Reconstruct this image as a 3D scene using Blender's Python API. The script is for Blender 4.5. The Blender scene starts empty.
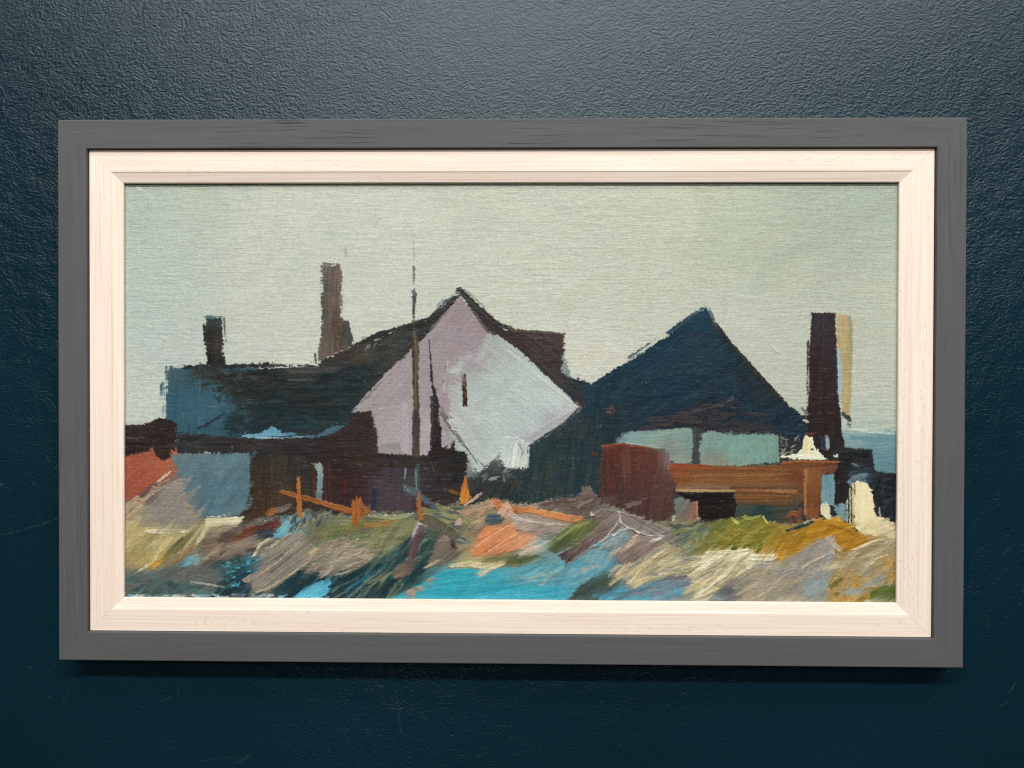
import bpy, math, random
import numpy as np
from mathutils import Vector, Matrix

random.seed(4)
SC = bpy.context.scene
COL = SC.collection

# ------------------------------------------------------------------ camera
F_PX = 760.0
CAM = np.array([0.0127, -0.0, 0.0112])
YAW, PIT, ROLL = -0.0158, -0.0084, -0.0027
DF = 0.022                                   # the frame's face stands this far off the wall
CAM[1] = -0.6219 + 0.036 - DF
RW, RH = 0.700, 0.4211                       # outer size of the frame


def project(X, Y, Z):
    """world point -> picture point of the photograph (px)"""
    x0, y0, z0 = X - CAM[0], Y - CAM[1], Z - CAM[2]
    c, s = math.cos(YAW), math.sin(YAW)
    x, y = c * x0 - s * y0, s * x0 + c * y0
    c, s = math.cos(PIT), math.sin(PIT)
    y2, z2 = c * y + s * z0, -s * y + c * z0
    u, v = x / y2, z2 / y2
    c, s = math.cos(ROLL), math.sin(ROLL)
    return 512 + F_PX * (c * u - s * v), 384 - F_PX * (s * u + c * v)


cam_data = bpy.data.cameras.new('camera')
cam = bpy.data.objects.new('camera', cam_data)
COL.objects.link(cam)
cam_data.sensor_fit = 'HORIZONTAL'
cam_data.sensor_width = 36.0
cam_data.lens = F_PX / 1024 * 36.0
cam_data.clip_start = 0.02
cam_data.clip_end = 100
# columns of the camera matrix from the same three turns
cy, sy, cp, sp, cr, sr = (math.cos(YAW), math.sin(YAW), math.cos(PIT), math.sin(PIT), math.cos(ROLL), math.sin(ROLL))
Mz = Matrix(((cy, -sy, 0), (sy, cy, 0), (0, 0, 1)))
Mx = Matrix(((1, 0, 0), (0, cp, sp), (0, -sp, cp)))
Mr = Matrix(((cr, 0, -sr), (0, 1, 0), (sr, 0, cr)))
W2C = Mr @ Mx @ Mz                            # world -> (right, forward, up)
R = Matrix((W2C[0], W2C[2], -Vector(W2C[1])))  # rows: right, up, back
cam.matrix_world = Matrix.Translation(Vector(CAM)) @ R.transposed().to_4x4()
SC.camera = cam


def unproject(px, py, depth):
    """photograph point -> (x, z) on the plane that stands `depth` off the wall"""
    u, v = (px - 512) / F_PX, (384 - py) / F_PX
    d = W2C.transposed() @ Vector((u, 1, v))
    t = (-depth - CAM[1]) / d[1]
    return CAM[0] + d[0] * t, CAM[2] + d[2] * t


# ------------------------------------------------------------------ helpers
def lin(c):
    c = np.asarray(c, dtype=np.float32) / 255.0
    return np.where(c <= 0.04045, c / 12.92, ((c + 0.055) / 1.055) ** 2.4)


def new_mat(name):
    m = bpy.data.materials.new(name)
    m.use_nodes = True
    nt = m.node_tree
    b = nt.nodes['Principled BSDF']
    return m, nt, b


def node(nt, typ, **kw):
    n = nt.nodes.new(typ)
    for k, v in kw.items():
        if k.startswith('i_'):
            n.inputs[k[2:].replace('_', ' ')].default_value = v
        else:
            setattr(n, k, v)
    return n


def ramp(nt, stops, interp='LINEAR'):
    n = nt.nodes.new('ShaderNodeValToRGB')
    n.color_ramp.interpolation = interp
    el = n.color_ramp.elements
    while len(el) < len(stops):
        el.new(0.5)
    for e, (p, c) in zip(el, stops):
        e.position = p
        e.color = (*c, 1) if len(c) == 3 else c
    return n


def mesh_obj(name, verts, faces, mat=None, parent=None, smooth=False):
    me = bpy.data.meshes.new(name)
    me.from_pydata(verts, [], faces)
    me.update()
    if smooth:
        for p in me.polygons:
            p.use_smooth = True
    o = bpy.data.objects.new(name, me)
    COL.objects.link(o)
    if mat:
        me.materials.append(mat)
    if parent:
        o.parent = parent
    return o


def empty(name, loc=(0, 0, 0), parent=None):
    o = bpy.data.objects.new(name, None)
    o.empty_display_size = 0.05
    COL.objects.link(o)
    o.location = loc
    if parent:
        o.parent = parent
    return o


# ------------------------------------------------------------------ materials
def frame_material(grain):
    m, nt, b = new_mat('grey_stained_wood')
    L = nt.links.new
    tc = node(nt, 'ShaderNodeTexCoord')
    oi = node(nt, 'ShaderNodeObjectInfo')
    off = node(nt, 'ShaderNodeVectorMath', operation='MULTIPLY_ADD')
    cx = node(nt, 'ShaderNodeCombineXYZ')
    L(oi.outputs['Random'], cx.inputs[0]); L(oi.outputs['Random'], cx.inputs[2])
    L(cx.outputs[0], off.inputs[0]); off.inputs[1].default_value = (7, 0, 5)
    L(tc.outputs['Object'], off.inputs[2])
    # slow wander so that the grain is not ruler straight
    wn = node(nt, 'ShaderNodeTexNoise', i_Scale=9.0, i_Detail=2.0)
    L(off.outputs[0], wn.inputs['Vector'])
    wv = node(nt, 'ShaderNodeVectorMath', operation='MULTIPLY_ADD')
    wv.inputs[1].default_value = (0, 0, 0.010)
    L(wn.outputs['Fac'], wv.inputs[0]); L(off.outputs[0], wv.inputs[2])
    mp = node(nt, 'ShaderNodeMapping'); mp.inputs['Scale'].default_value = (20, 300, 760)
    L(wv.outputs[0], mp.inputs['Vector'])
    n1 = node(nt, 'ShaderNodeTexNoise', i_Scale=1.0, i_Detail=3.0, i_Roughness=0.55)
    L(mp.outputs[0], n1.inputs['Vector'])
    pore = ramp(nt, [(0.0, (1, 1, 1)), (0.35, (1, 1, 1)), (0.44, (0, 0, 0)), (1.0, (0, 0, 0))])
    L(n1.outputs['Fac'], pore.inputs[0])
    # grain is open in some stretches and filled in others
    n2 = node(nt, 'ShaderNodeTexNoise', i_Scale=11.0, i_Detail=2.0)
    L(off.outputs[0], n2.inputs['Vector'])
    msk = ramp(nt, [(0.0, (0, 0, 0)), (0.42, (0.06 * grain,) * 3), (0.62, (grain,) * 3), (1.0, (grain,) * 3)])
    L(n2.outputs['Fac'], msk.inputs[0])
    pm = node(nt, 'ShaderNodeMath', operation='MULTIPLY')
    L(pore.outputs[0], pm.inputs[0]); L(msk.outputs[0], pm.inputs[1])
    mp2 = node(nt, 'ShaderNodeMapping'); mp2.inputs['Scale'].default_value = (10, 60, 260)
    L(wv.outputs[0], mp2.inputs['Vector'])
    n3 = node(nt, 'ShaderNodeTexNoise', i_Scale=1.0, i_Detail=4.0, i_Roughness=0.6)
    L(mp2.outputs[0], n3.inputs['Vector'])
    tone = ramp(nt, [(0.25, tuple(FRAME_LO)), (0.75, tuple(FRAME_HI))])
    L(n3.outputs['Fac'], tone.inputs[0])
    mx = node(nt, 'ShaderNodeMix', data_type='RGBA')
    L(pm.outputs[0], mx.inputs['Factor']); L(tone.outputs[0], mx.inputs['A'])
    mx.inputs['B'].default_value = (*(FRAME_LO * 0.58), 1)
    L(mx.outputs['Result'], b.inputs['Base Color'])
    b.inputs['Roughness'].default_value = 0.62
    b.inputs['Specular IOR Level'].default_value = 0.1
    bp = node(nt, 'ShaderNodeBump', i_Strength=0.35, i_Distance=0.0004)
    hs = node(nt, 'ShaderNodeMath', operation='MULTIPLY_ADD')
    hs.inputs[1].default_value = -1.0
    L(pm.outputs[0], hs.inputs[0]); L(n3.outputs['Fac'], hs.inputs[2])
    L(hs.outputs[0], bp.inputs['Height']); L(bp.outputs[0], b.inputs['Normal'])
    return m


def liner_material():
    m, nt, b = new_mat('limewashed_wood')
    L = nt.links.new
    tc = node(nt, 'ShaderNodeTexCoord')
    oi = node(nt, 'ShaderNodeObjectInfo')
    cx = node(nt, 'ShaderNodeCombineXYZ')
    L(oi.outputs['Random'], cx.inputs[0]); L(oi.outputs['Random'], cx.inputs[2])
    off = node(nt, 'ShaderNodeVectorMath', operation='MULTIPLY_ADD')
    off.inputs[1].default_value = (3, 0, 9)
    L(cx.outputs[0], off.inputs[0]); L(tc.outputs['Object'], off.inputs[2])
    mp = node(nt, 'ShaderNodeMapping'); mp.inputs['Scale'].default_value = (9, 200, 1150)
    L(off.outputs[0], mp.inputs['Vector'])
    n1 = node(nt, 'ShaderNodeTexNoise', i_Scale=1.0, i_Detail=4.0, i_Roughness=0.6)
    L(mp.outputs[0], n1.inputs['Vector'])
    tone = ramp(nt, [(0.30, tuple(LINER * np.array([0.86, 0.77, 0.71]))), (0.46, tuple(LINER * np.array([0.96, 0.92, 0.89]))), (0.62, tuple(LINER))])
    L(n1.outputs['Fac'], tone.inputs[0])
    mp2 = node(nt, 'ShaderNodeMapping'); mp2.inputs['Scale'].default_value = (260, 500, 900)
    L(off.outputs[0], mp2.inputs['Vector'])
    n2 = node(nt, 'ShaderNodeTexNoise', i_Scale=1.0, i_Detail=2.0)
    L(mp2.outputs[0], n2.inputs['Vector'])
    n2b = node(nt, 'ShaderNodeTexNoise', i_Scale=30.0, i_Detail=2.0)
    mp3 = node(nt, 'ShaderNodeMapping'); mp3.inputs['Scale'].default_value = (0.3, 1, 6)
    L(off.outputs[0], mp3.inputs['Vector']); L(mp3.outputs[0], n2b.inputs['Vector'])
    fleck = ramp(nt, [(0.0, (1, 1, 1)), (0.33, (0.9, 0.9, 0.9)), (0.42, (0, 0, 0))])
    L(n2.outputs['Fac'], fleck.inputs[0])
    fm = ramp(nt, [(0.45, (0, 0, 0)), (0.62, (0.75, 0.75, 0.75))])
    L(n2b.outputs['Fac'], fm.inputs[0])
    pm = node(nt, 'ShaderNodeMath', operation='MULTIPLY')
    L(fleck.outputs[0], pm.inputs[0]); L(fm.outputs[0], pm.inputs[1])
    mx = node(nt, 'ShaderNodeMix', data_type='RGBA')
    L(pm.outputs[0], mx.inputs['Factor']); L(tone.outputs[0], mx.inputs['A'])
    mx.inputs['B'].default_value = (*(LINER * np.array([0.80, 0.70, 0.58])), 1)
    L(mx.outputs['Result'], b.inputs['Base Color'])
    b.inputs['Roughness'].default_value = 0.7
    b.inputs['Specular IOR Level'].default_value = 0.2
    bp = node(nt, 'ShaderNodeBump', i_Strength=0.25, i_Distance=0.0003)
    L(n1.outputs['Fac'], bp.inputs['Height']); L(bp.outputs[0], b.inputs['Normal'])
    return m


def wall_material(scratches):
    m, nt, b = new_mat('eggshell_wall_paint')
    L = nt.links.new
    tc = node(nt, 'ShaderNodeTexCoord')
    P = tc.outputs['Object']
    # roller stipple
    dn = node(nt, 'ShaderNodeTexNoise', i_Scale=60.0, i_Detail=2.0)
    L(P, dn.inputs['Vector'])
    dv = node(nt, 'ShaderNodeVectorMath', operation='MULTIPLY_ADD')
    dv.inputs[1].default_value = (0.012, 0.012, 0.012)
    L(dn.outputs['Color'], dv.inputs[0]); L(P, dv.inputs[2])
    mp = node(nt, 'ShaderNodeMapping'); mp.inputs['Scale'].default_value = (400, 400, 540)
    L(dv.outputs[0], mp.inputs['Vector'])
    n1 = node(nt, 'ShaderNodeTexNoise', i_Scale=1.0, i_Detail=3.0, i_Roughness=0.5)
    L(mp.outputs[0], n1.inputs['Vector'])
    n2 = node(nt, 'ShaderNodeTexNoise', i_Scale=5.0, i_Detail=3.0)
    L(P, n2.inputs['Vector'])
    st = ramp(nt, [(0.3, (0.55, 0.55, 0.55)), (0.7, (1, 1, 1))])
    L(n2.outputs['Fac'], st.inputs[0])
    hm = node(nt, 'ShaderNodeMath', operation='MULTIPLY')
    L(n1.outputs['Fac'], hm.inputs[0]); L(st.outputs[0], hm.inputs[1])
    bp = node(nt, 'ShaderNodeBump', i_Strength=WALL_BUMP, i_Distance=0.0013)
    L(hm.outputs[0], bp.inputs['Height']); L(bp.outputs[0], b.inputs['Normal'])
    n3 = node(nt, 'ShaderNodeTexNoise', i_Scale=3.0, i_Detail=4.0)
    L(P, n3.inputs['Vector'])
    tone = ramp(nt, [(0.3, tuple(WALL * 0.86)), (0.7, tuple(WALL * 1.14))])
    L(n3.outputs['Fac'], tone.inputs[0])
    rgh = node(nt, 'ShaderNodeMapRange', i_To_Min=WALL_ROUGH - 0.04, i_To_Max=WALL_ROUGH + 0.05)
    L(n3.outputs['Fac'], rgh.inputs['Value'])
    b.inputs['Specular IOR Level'].default_value = 0.0
    b.inputs['Roughness'].default_value = 1.0
    gl = node(nt, 'ShaderNodeBsdfGlossy', distribution='BECKMANN')
    gl.inputs['Color'].default_value = (0.90, 0.98, 1.0, 1)
    L(rgh.outputs[0], gl.inputs['Roughness']); L(bp.outputs[0], gl.inputs['Normal'])
    fr = node(nt, 'ShaderNodeFresnel', i_IOR=1.5); L(bp.outputs[0], fr.inputs['Normal'])
    fm = node(nt, 'ShaderNodeMath', operation='MULTIPLY'); fm.inputs[1].default_value = WALL_SPEC
    L(fr.outputs[0], fm.inputs[0])
    ms = node(nt, 'ShaderNodeMixShader')
    L(fm.outputs[0], ms.inputs[0]); L(b.outputs[0], ms.inputs[1]); L(gl.outputs[0], ms.inputs[2])
    L(ms.outputs[0], nt.nodes['Material Output'].inputs['Surface'])
    # scuffs and scratches, each a short worn line in the paint
    sep = node(nt, 'ShaderNodeSeparateXYZ'); L(P, sep.inputs[0])
    flat = node(nt, 'ShaderNodeCombineXYZ')
    L(sep.outputs[0], flat.inputs[0]); L(sep.outputs[2], flat.inputs[1])
    wob = node(nt, 'ShaderNodeTexNoise', i_Scale=70.0, i_Detail=2.0); L(P, wob.inputs['Vector'])
    wsub = node(nt, 'ShaderNodeVectorMath', operation='SUBTRACT'); wsub.inputs[1].default_value = (0.5, 0.5, 0.5)
    L(wob.outputs['Color'], wsub.inputs[0])
    wadd = node(nt, 'ShaderNodeVectorMath', operation='MULTIPLY_ADD'); wadd.inputs[1].default_value = (0.004, 0.004, 0)
    L(wsub.outputs[0], wadd.inputs[0]); L(flat.outputs[0], wadd.inputs[2])
    brk = node(nt, 'ShaderNodeTexNoise', i_Scale=420.0, i_Detail=2.0); L(P, brk.inputs['Vector'])
    brr = ramp(nt, [(0.44, (0.02, 0.02, 0.02)), (0.64, (0.6, 0.6, 0.6))]); L(brk.outputs['Fac'], brr.inputs[0])
    acc = None
    for (a, c, w, amt) in scratches:
        a3, c3 = Vector((*a, 0)), Vector((*c, 0))
        d = c3 - a3
        pa = node(nt, 'ShaderNodeVectorMath', operation='SUBTRACT'); pa.inputs[1].default_value = a3
        L(wadd.outputs[0], pa.inputs[0])
        dt = node(nt, 'ShaderNodeVectorMath', operation='DOT_PRODUCT'); dt.inputs[1].default_value = d / d.length_squared
        L(pa.outputs[0], dt.inputs[0])
        cl = node(nt, 'ShaderNodeClamp'); L(dt.outputs['Value'], cl.inputs[0])
        pr = node(nt, 'ShaderNodeVectorMath', operation='SCALE'); pr.inputs[0].default_value = d
        L(cl.outputs[0], pr.inputs['Scale'])
        ds = node(nt, 'ShaderNodeVectorMath', operation='DISTANCE')
        L(pa.outputs[0], ds.inputs[0]); L(pr.outputs[0], ds.inputs[1])
        mr = node(nt, 'ShaderNodeMapRange', i_From_Min=w, i_From_Max=w * 0.35, i_To_Min=0.0, i_To_Max=amt)
        L(ds.outputs['Value'], mr.inputs['Value'])
        if acc is None:
            acc = mr.outputs[0]
        else:
            mxn = node(nt, 'ShaderNodeMath', operation='MAXIMUM')
            L(acc, mxn.inputs[0]); L(mr.outputs[0], mxn.inputs[1]); acc = mxn.outputs[0]
    fin = node(nt, 'ShaderNodeMath', operation='MULTIPLY')
    L(acc, fin.inputs[0]); L(brr.outputs[0], fin.inputs[1])
    mx = node(nt, 'ShaderNodeMix', data_type='RGBA')
    L(fin.outputs[0], mx.inputs['Factor']); L(tone.outputs[0], mx.inputs['A'])
    mx.inputs['B'].default_value = (0.09, 0.13, 0.14, 1)
    L(mx.outputs['Result'], b.inputs['Base Color'])
    return m


def paint_material():
    m, nt, b = new_mat('oil_paint_on_linen')
    L = nt.links.new
    at = node(nt, 'ShaderNodeAttribute', attribute_name='paint')
    L(at.outputs['Color'], b.inputs['Base Color'])
    ro = node(nt, 'ShaderNodeMapRange', i_To_Min=0.52, i_To_Max=0.30)
    L(at.outputs['Alpha'], ro.inputs['Value']); L(ro.outputs[0], b.inputs['Roughness'])
    sp = node(nt, 'ShaderNodeMapRange', i_To_Min=0.08, i_To_Max=0.36)
    L(at.outputs['Alpha'], sp.inputs['Value']); L(sp.outputs[0], b.inputs['Specular IOR Level'])
    return m


# tuned constants (light level is 1 / E_LIGHT of the painted value)
E_LIGHT, E_PAINT, SATUR = 1.12, 1.30, 0.97
FRAME_LO = lin((86, 87, 87)) / E_LIGHT
FRAME_HI = lin((94, 95, 95)) / E_LIGHT
LINER = np.minimum(lin((247, 232, 217)) / E_LIGHT, 0.83)
WALL = lin((12, 38, 49)) / E_LIGHT
WALL_BUMP, WALL_ROUGH, WALL_SPEC = 0.60, 0.375, 0.70

# ------------------------------------------------------------------ wall
WX, WZ = 1.6, 1.2


def w2(px, py):
    return unproject(px, py, 0.0)


SCR = []
for (x0, y0, x1, y1, w, amt) in [
        (0, 536, 58, 519, .9, .55), (-4, 487, 2, 484, 2.2, .6), (24, 667, 32, 668, 1.6, .4), (61, 706, 68, 690, 1.3, .22),
        (163, 701, 171, 697, 1.6, .45), (178, 690, 180, 702, 1.2, .35), (203, 760, 250, 757, 2.2, .20), (236, 764, 249, 755, 1.5, .3),
        (396, 690, 402, 735, 1.1, .32), (402, 690, 398, 736, .9, .26), (375, 685, 382, 687, 1.2, .35), (476, 756, 490, 753, 1.4, .35),
        (495, 725, 512, 727, 1.0, .28), (600, 702, 604, 700, 1.6, .35), (524, 680, 525, 681, 1.4, .5), (508, 752, 520, 755, 1.1, .2),
        (1009, 692, 1015, 683, 1.4, .4), (1019, 605, 1024, 588, 1.1, .35), (986, 615, 989, 627, 1.2, .25), (1000, 705, 1012, 701, 1.0, .25),
        (20, 372, 26, 368, 1.2, .3), (690, 97, 712, 93, 1.2, .3), (963, 62, 975, 57, 1.2, .25), (722, 57, 728, 52, 1.4, .3)]:
    SCR.append((w2(x0, y0), w2(x1, y1), w * 0.00078, amt))
wall = mesh_obj('wall', [(-WX, 0, -WZ), (WX, 0, -WZ), (WX, 0, WZ), (-WX, 0, WZ)], [(0, 1, 2, 3)], wall_material(SCR))
wall['kind'] = 'structure'

# ------------------------------------------------------------------ frame
picture = empty('framed_painting', (0, 0, -RH / 2))
picture['label'] = 'grey framed oil painting of dark cottages, hung on the navy wall'
picture['category'] = 'painting'


def rails(group_name, rail_name, rw, rh, prof, mat, gap, cx=0.0, cz=0.0):
    g = empty(group_name, (cx, 0, cz + RH / 2), picture)
    n = len(prof)
    for k, (ln, rot, pos) in enumerate([(rw, 0, (0, 0, rh / 2)), (rw, math.pi, (0, 0, -rh / 2)),
                                        (rh, -math.pi / 2, (-rw / 2, 0, 0)), (rh, math.pi / 2, (rw / 2, 0, 0))]):
        v, f = [], []
        cuts = 24
        for i in range(cuts + 1):
            t = -1 + 2 * i / cuts
            for (w, d) in prof:
                v.append((t * (ln / 2 - w - gap), -d, -w))
        for i in range(cuts):
            for j in range(n):
                a, b2 = i * n + j, i * n + (j + 1) % n
                f.append((a, b2, b2 + n, a + n))
        f.append(tuple(range(n - 1, -1, -1)))
        f.append(tuple(cuts * n + j for j in range(n)))
        o = mesh_obj(rail_name, v, f, mat[k], g)
        bm = o.data
        o.location = pos
        o.rotation_euler = (0, rot, 0)
        import bmesh
        b_ = bmesh.new(); b_.from_mesh(bm)
        bmesh.ops.recalc_face_normals(b_, faces=b_.faces)
        b_.to_mesh(bm); b_.free()
    return g


# opening of the outer frame and edges of the inner slip, measured on their own planes
def mean_rect(pts, depth):
    q = [unproject(x, y, depth) for x, y in pts]          # TL TR BR BL
    return (q[1][0] + q[2][0] - q[0][0] - q[3][0]) / 2, (q[0][1] + q[1][1] - q[2][1] - q[3][1]) / 2, sum(p[0] for p in q) / 4, sum(p[1] for p in q) / 4


OPEN = mean_rect([(87.5, 148.5), (937.5, 147), (935, 640), (88, 632)], DF)
D_SLIP, D_SIGHT, D_CANVAS = 0.0190, 0.0161, 0.0132
BEV = mean_rect([(112.5, 172.5), (911, 173), (910.5, 615.5), (113, 610)], D_SLIP)
SIGHT = mean_rect([(124, 183.5), (899.5, 183), (897, 603.8), (124.5, 598)], D_SIGHT)
print('open', OPEN, 'bev', BEV, 'sight', SIGHT)
wr = ((RW - OPEN[0]) / 2 + (RH - OPEN[1]) / 2) / 2        # rail width
fp = [(0, 0.0006), (0, DF - 0.0009), (0.0003, DF - 0.0003), (0.0009, DF), (wr - 0.0007, DF), (wr - 0.0002, DF - 0.0002),
      (wr, DF - 0.0007), (wr, 0.004), (wr - 0.004, 0.0006)]
outer = rails('outer_frame', 'rail', RW, RH, fp, [frame_material(g) for g in (1.0, 0.15, 0.35, 0.4)], 0.00002)
sw, sh = OPEN[0] + 0.006, OPEN[1] + 0.006                 # the slip runs a little under the frame's lip
wb = ((sw - BEV[0]) / 2 + (sh - BEV[1]) / 2) / 2
ws = ((sw - SIGHT[0]) / 2 + (sh - SIGHT[1]) / 2) / 2
print('rail', wr, 'bevel at', wb, 'sight at', ws)
lp = [(0.0032, 0.006), (0.0032, D_SLIP - 0.0004), (0.0036, D_SLIP), (wb - 0.0018, D_SLIP), (wb - 0.0004, D_SLIP - 0.0001), (wb + 0.0004, D_SLIP - 0.0006),
      (ws - 0.0005, D_SIGHT + 0.0002), (ws, D_SIGHT - 0.0004), (ws, 0.0140), (ws - 0.006, 0.009)]
slip = rails('inner_slip', 'moulding', sw, sh, lp, [liner_material()] * 4, 0.00006, (OPEN[2] + SIGHT[2]) * 0, 0)

# ------------------------------------------------------------------ the painting: a brush simulator on a fine grid of canvas
CWID, CHEI = SIGHT[0] + 0.008, SIGHT[1] + 0.008
STEP = 0.00077 / 2.0
NX, NY = int(CWID / STEP) + 1, int(CHEI / STEP) + 1
gx = np.linspace(-CWID / 2, CWID / 2, NX)
gz = np.linspace(CHEI / 2, -CHEI / 2, NY)
GX, GZ = np.meshgrid(gx, gz)
PX, PY = project(GX, -D_CANVAS, GZ)                       # painter's units: one unit is about 0.78 mm
PX = PX.astype(np.float32); PY = PY.astype(np.float32)
x_col = PX[NY // 2]; y_row = PY[:, NX // 2]
rng = np.random.default_rng(11)
LAT = [rng.random((256, 256), dtype=np.float32) for _ in range(8)]


def vn(x, y, k=0):
    """smooth value noise, 0..1"""
    g = LAT[k % 8]
    xi = np.floor(x).astype(np.int64); yi = np.floor(y).astype(np.int64)
    fx = (x - xi).astype(np.float32); fy = (y - yi).astype(np.float32)
    fx = fx * fx * (3 - 2 * fx); fy = fy * fy * (3 - 2 * fy)
    x0, x1, y0, y1 = xi & 255, (xi + 1) & 255, yi & 255, (yi + 1) & 255
    a = g[y0, x0] * (1 - fx) + g[y0, x1] * fx
    b = g[y1, x0] * (1 - fx) + g[y1, x1] * fx
    return a * (1 - fy) + b * fy


def fbm(x, y, k=0, o=3):
    s, a, t = 0, 1.0, 0
    for i in range(o):
        s = s + a * vn(x * 2 ** i + 17 * i, y * 2 ** i + 31 * i, k + i); t += a; a *= 0.55
    return s / t


def sstep(a, b, x):
    t = np.clip((x - a) / (b - a + 1e-9), 0, 1)
    return t * t * (3 - 2 * t)


# linen weave: strong horizontal threads, weaker vertical ones, none of them regular
wy = PY + 1.6 * (fbm(PX / 60, PY / 30, 1, 2) - 0.5)
row = 0.5 * vn(PX / 17, wy / 1.22, 2) + 0.5 * vn(PX / 5, wy / 1.05 + 90, 6)
row = np.clip(0.5 + 1.6 * (row - 0.5), 0, 1)
row = 0.5 + (row - 0.5) * (0.55 + 0.9 * fbm(PX / 45, PY / 25, 0, 2))
WEAVE = 0.66 * row + 0.16 * (0.5 + 0.5 * np.sin(2 * np.pi * PX / 2.3 + 8 * fbm(PX / 8, PY / 20, 4, 2)))
WEAVE += 0.09 + 0.24 * (vn(PX / 1.1, PY / 1.1, 5) - 0.5)
WEAVE = WEAVE.astype(np.float32)
FINE = (0.6 * vn(PX / 0.9 + 11, PY / 0.9, 7) + 0.4 * rng.random(PX.shape, dtype=np.float32)).astype(np.float32)
WEAVE = WEAVE.astype(np.float32)

RGB = np.zeros((NY, NX, 3), np.float32)
HGT = np.zeros((NY, NX), np.float32)                      # paint thickness
SMO = np.zeros((NY, NX), np.float32)                      # how far paint fills the weave


def win(x0, y0, x1, y1, pad):
    i0 = max(0, int(np.searchsorted(x_col, x0 - pad)) - 2); i1 = min(NX, int(np.searchsorted(x_col, x1 + pad)) + 2)
    j0 = max(0, int(np.searchsorted(y_row, y0 - pad - 6)) - 2); j1 = min(NY, int(np.searchsorted(y_row, y1 + pad + 6)) + 2)
    return slice(j0, j1), slice(i0, i1)


def sdf(poly, x, y):
    d = np.full(x.shape, 1e9, np.float32); inside = np.zeros(x.shape, bool)
    n = len(poly)
    for i in range(n):
        ax, ay = poly[i]; bx, by = poly[(i + 1) % n]
        ex, ey = bx - ax, by - ay
        t = np.clip(((x - ax) * ex + (y - ay) * ey) / (ex * ex + ey * ey + 1e-9), 0, 1)
        d = np.minimum(d, (x - ax - t * ex) ** 2 + (y - ay - t * ey) ** 2)
        if ay != by:
            c = ((ay > y) != (by > y)) & (x < ex * (y - ay) / (ey if ey else 1e-9) + ax)
            inside ^= c
    d = np.sqrt(d)
    return np.where(inside, d, -d)


def colour_field(col, x, y):
    if isinstance(col, list):                             # several colours blended by distance
        w = 0; c = 0
        for (cx_, cy_, rgb) in col:
            k = 1 / (((x - cx_) ** 2 + (y - cy_) ** 2) + 30) ** 1.5
            w = w + k; c = c + k[..., None] * np.array(rgb, np.float32)
        return c / w[..., None]
    return np.broadcast_to(np.array(col, np.float32), x.shape + (3,))


SEED = [0]


def lay(sl, a, c, h, fill, ridge=None):
    a3 = a[..., None]
    RGB[sl] = RGB[sl] * (1 - a3) + c * a3
    HGT[sl] = HGT[sl] * (1 - 0.6 * a) + h * a
    SMO[sl] = SMO[sl] * (1 - a) + fill * a


def dab(poly, col, ang=0.0, f=0.7, rough=1.0, dry=1.5, st=7, h=0.25, fill=0.25, cover=None, op=1.0, ln=26.0, wd=1.5, hue=3.0):
    """a patch of paint: poly in painter's units, ang = brush direction (deg, up to the right positive)"""
    SEED[0] += 1; k = SEED[0]
    f *= 1.25; dry = dry * 1.8 + 0.6
    xs = [p[0] for p in poly]; ys = [p[1] for p in poly]
    pad = f + rough * 2 + 2
    sl = win(min(xs), min(ys), max(xs), max(ys), pad)
    x, y = PX[sl], PY[sl]
    if x.size == 0:
        return
    ca, sa = math.cos(math.radians(ang)), math.sin(math.radians(ang))
    u, v = x * ca - y * sa, x * sa + y * ca
    bend = 3.0 * (vn(x / 22 + k, y / 22, k) - 0.5)
    brs = 0.65 * vn(u / ln + 3.1 * k, (v + bend) / wd + 7.7 * k, k) + 0.35 * vn(u / (ln * 0.5) + k, (v + bend) / (wd * 0.5), k + 1)
    wob = rough * (1.2 * (fbm(x / 7 + k, y / 7, k + 2, 2) - 0.5) + 1.0 * (vn(x / 1.6, y / 1.6 + k, k + 3) - 0.5) + 1.2 * (brs - 0.5))
    d = sdf(poly, x, y) + wob
    a = sstep(-f, f, d)
    tex = 0.40 * brs + 0.38 * np.clip(WEAVE[sl] * 1.4 - 0.2, 0, 1) + 0.22 * FINE[sl]
    if dry > 0:
        cv = np.clip((d + f) / (dry + 1e-6), 0, 1) * 1.25
        a = a * sstep(-0.10, 0.10, cv - (1 - np.clip(0.5 + 1.5 * (tex - 0.5), 0, 1)))
    if cover is not None:
        a = a * sstep(-0.13, 0.13, tex - (1 - cover) * 0.92 - 0.04)
    a = a * op
    c = colour_field(col, x, y) + ((brs - 0.5) * 2.6 * st + (FINE[sl] - 0.5) * st * 0.9)[..., None]
    tint = (vn(u / 30 + k, v / 4, k + 5) - 0.5)[..., None] * np.array([hue, 0, -hue], np.float32) * 2
    c = c + tint
    hh = h * (0.45 + 0.9 * brs) + 0.4 * h * np.exp(-(d / 1.3) ** 2)
    lay(sl, a, c, hh, fill)


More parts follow.
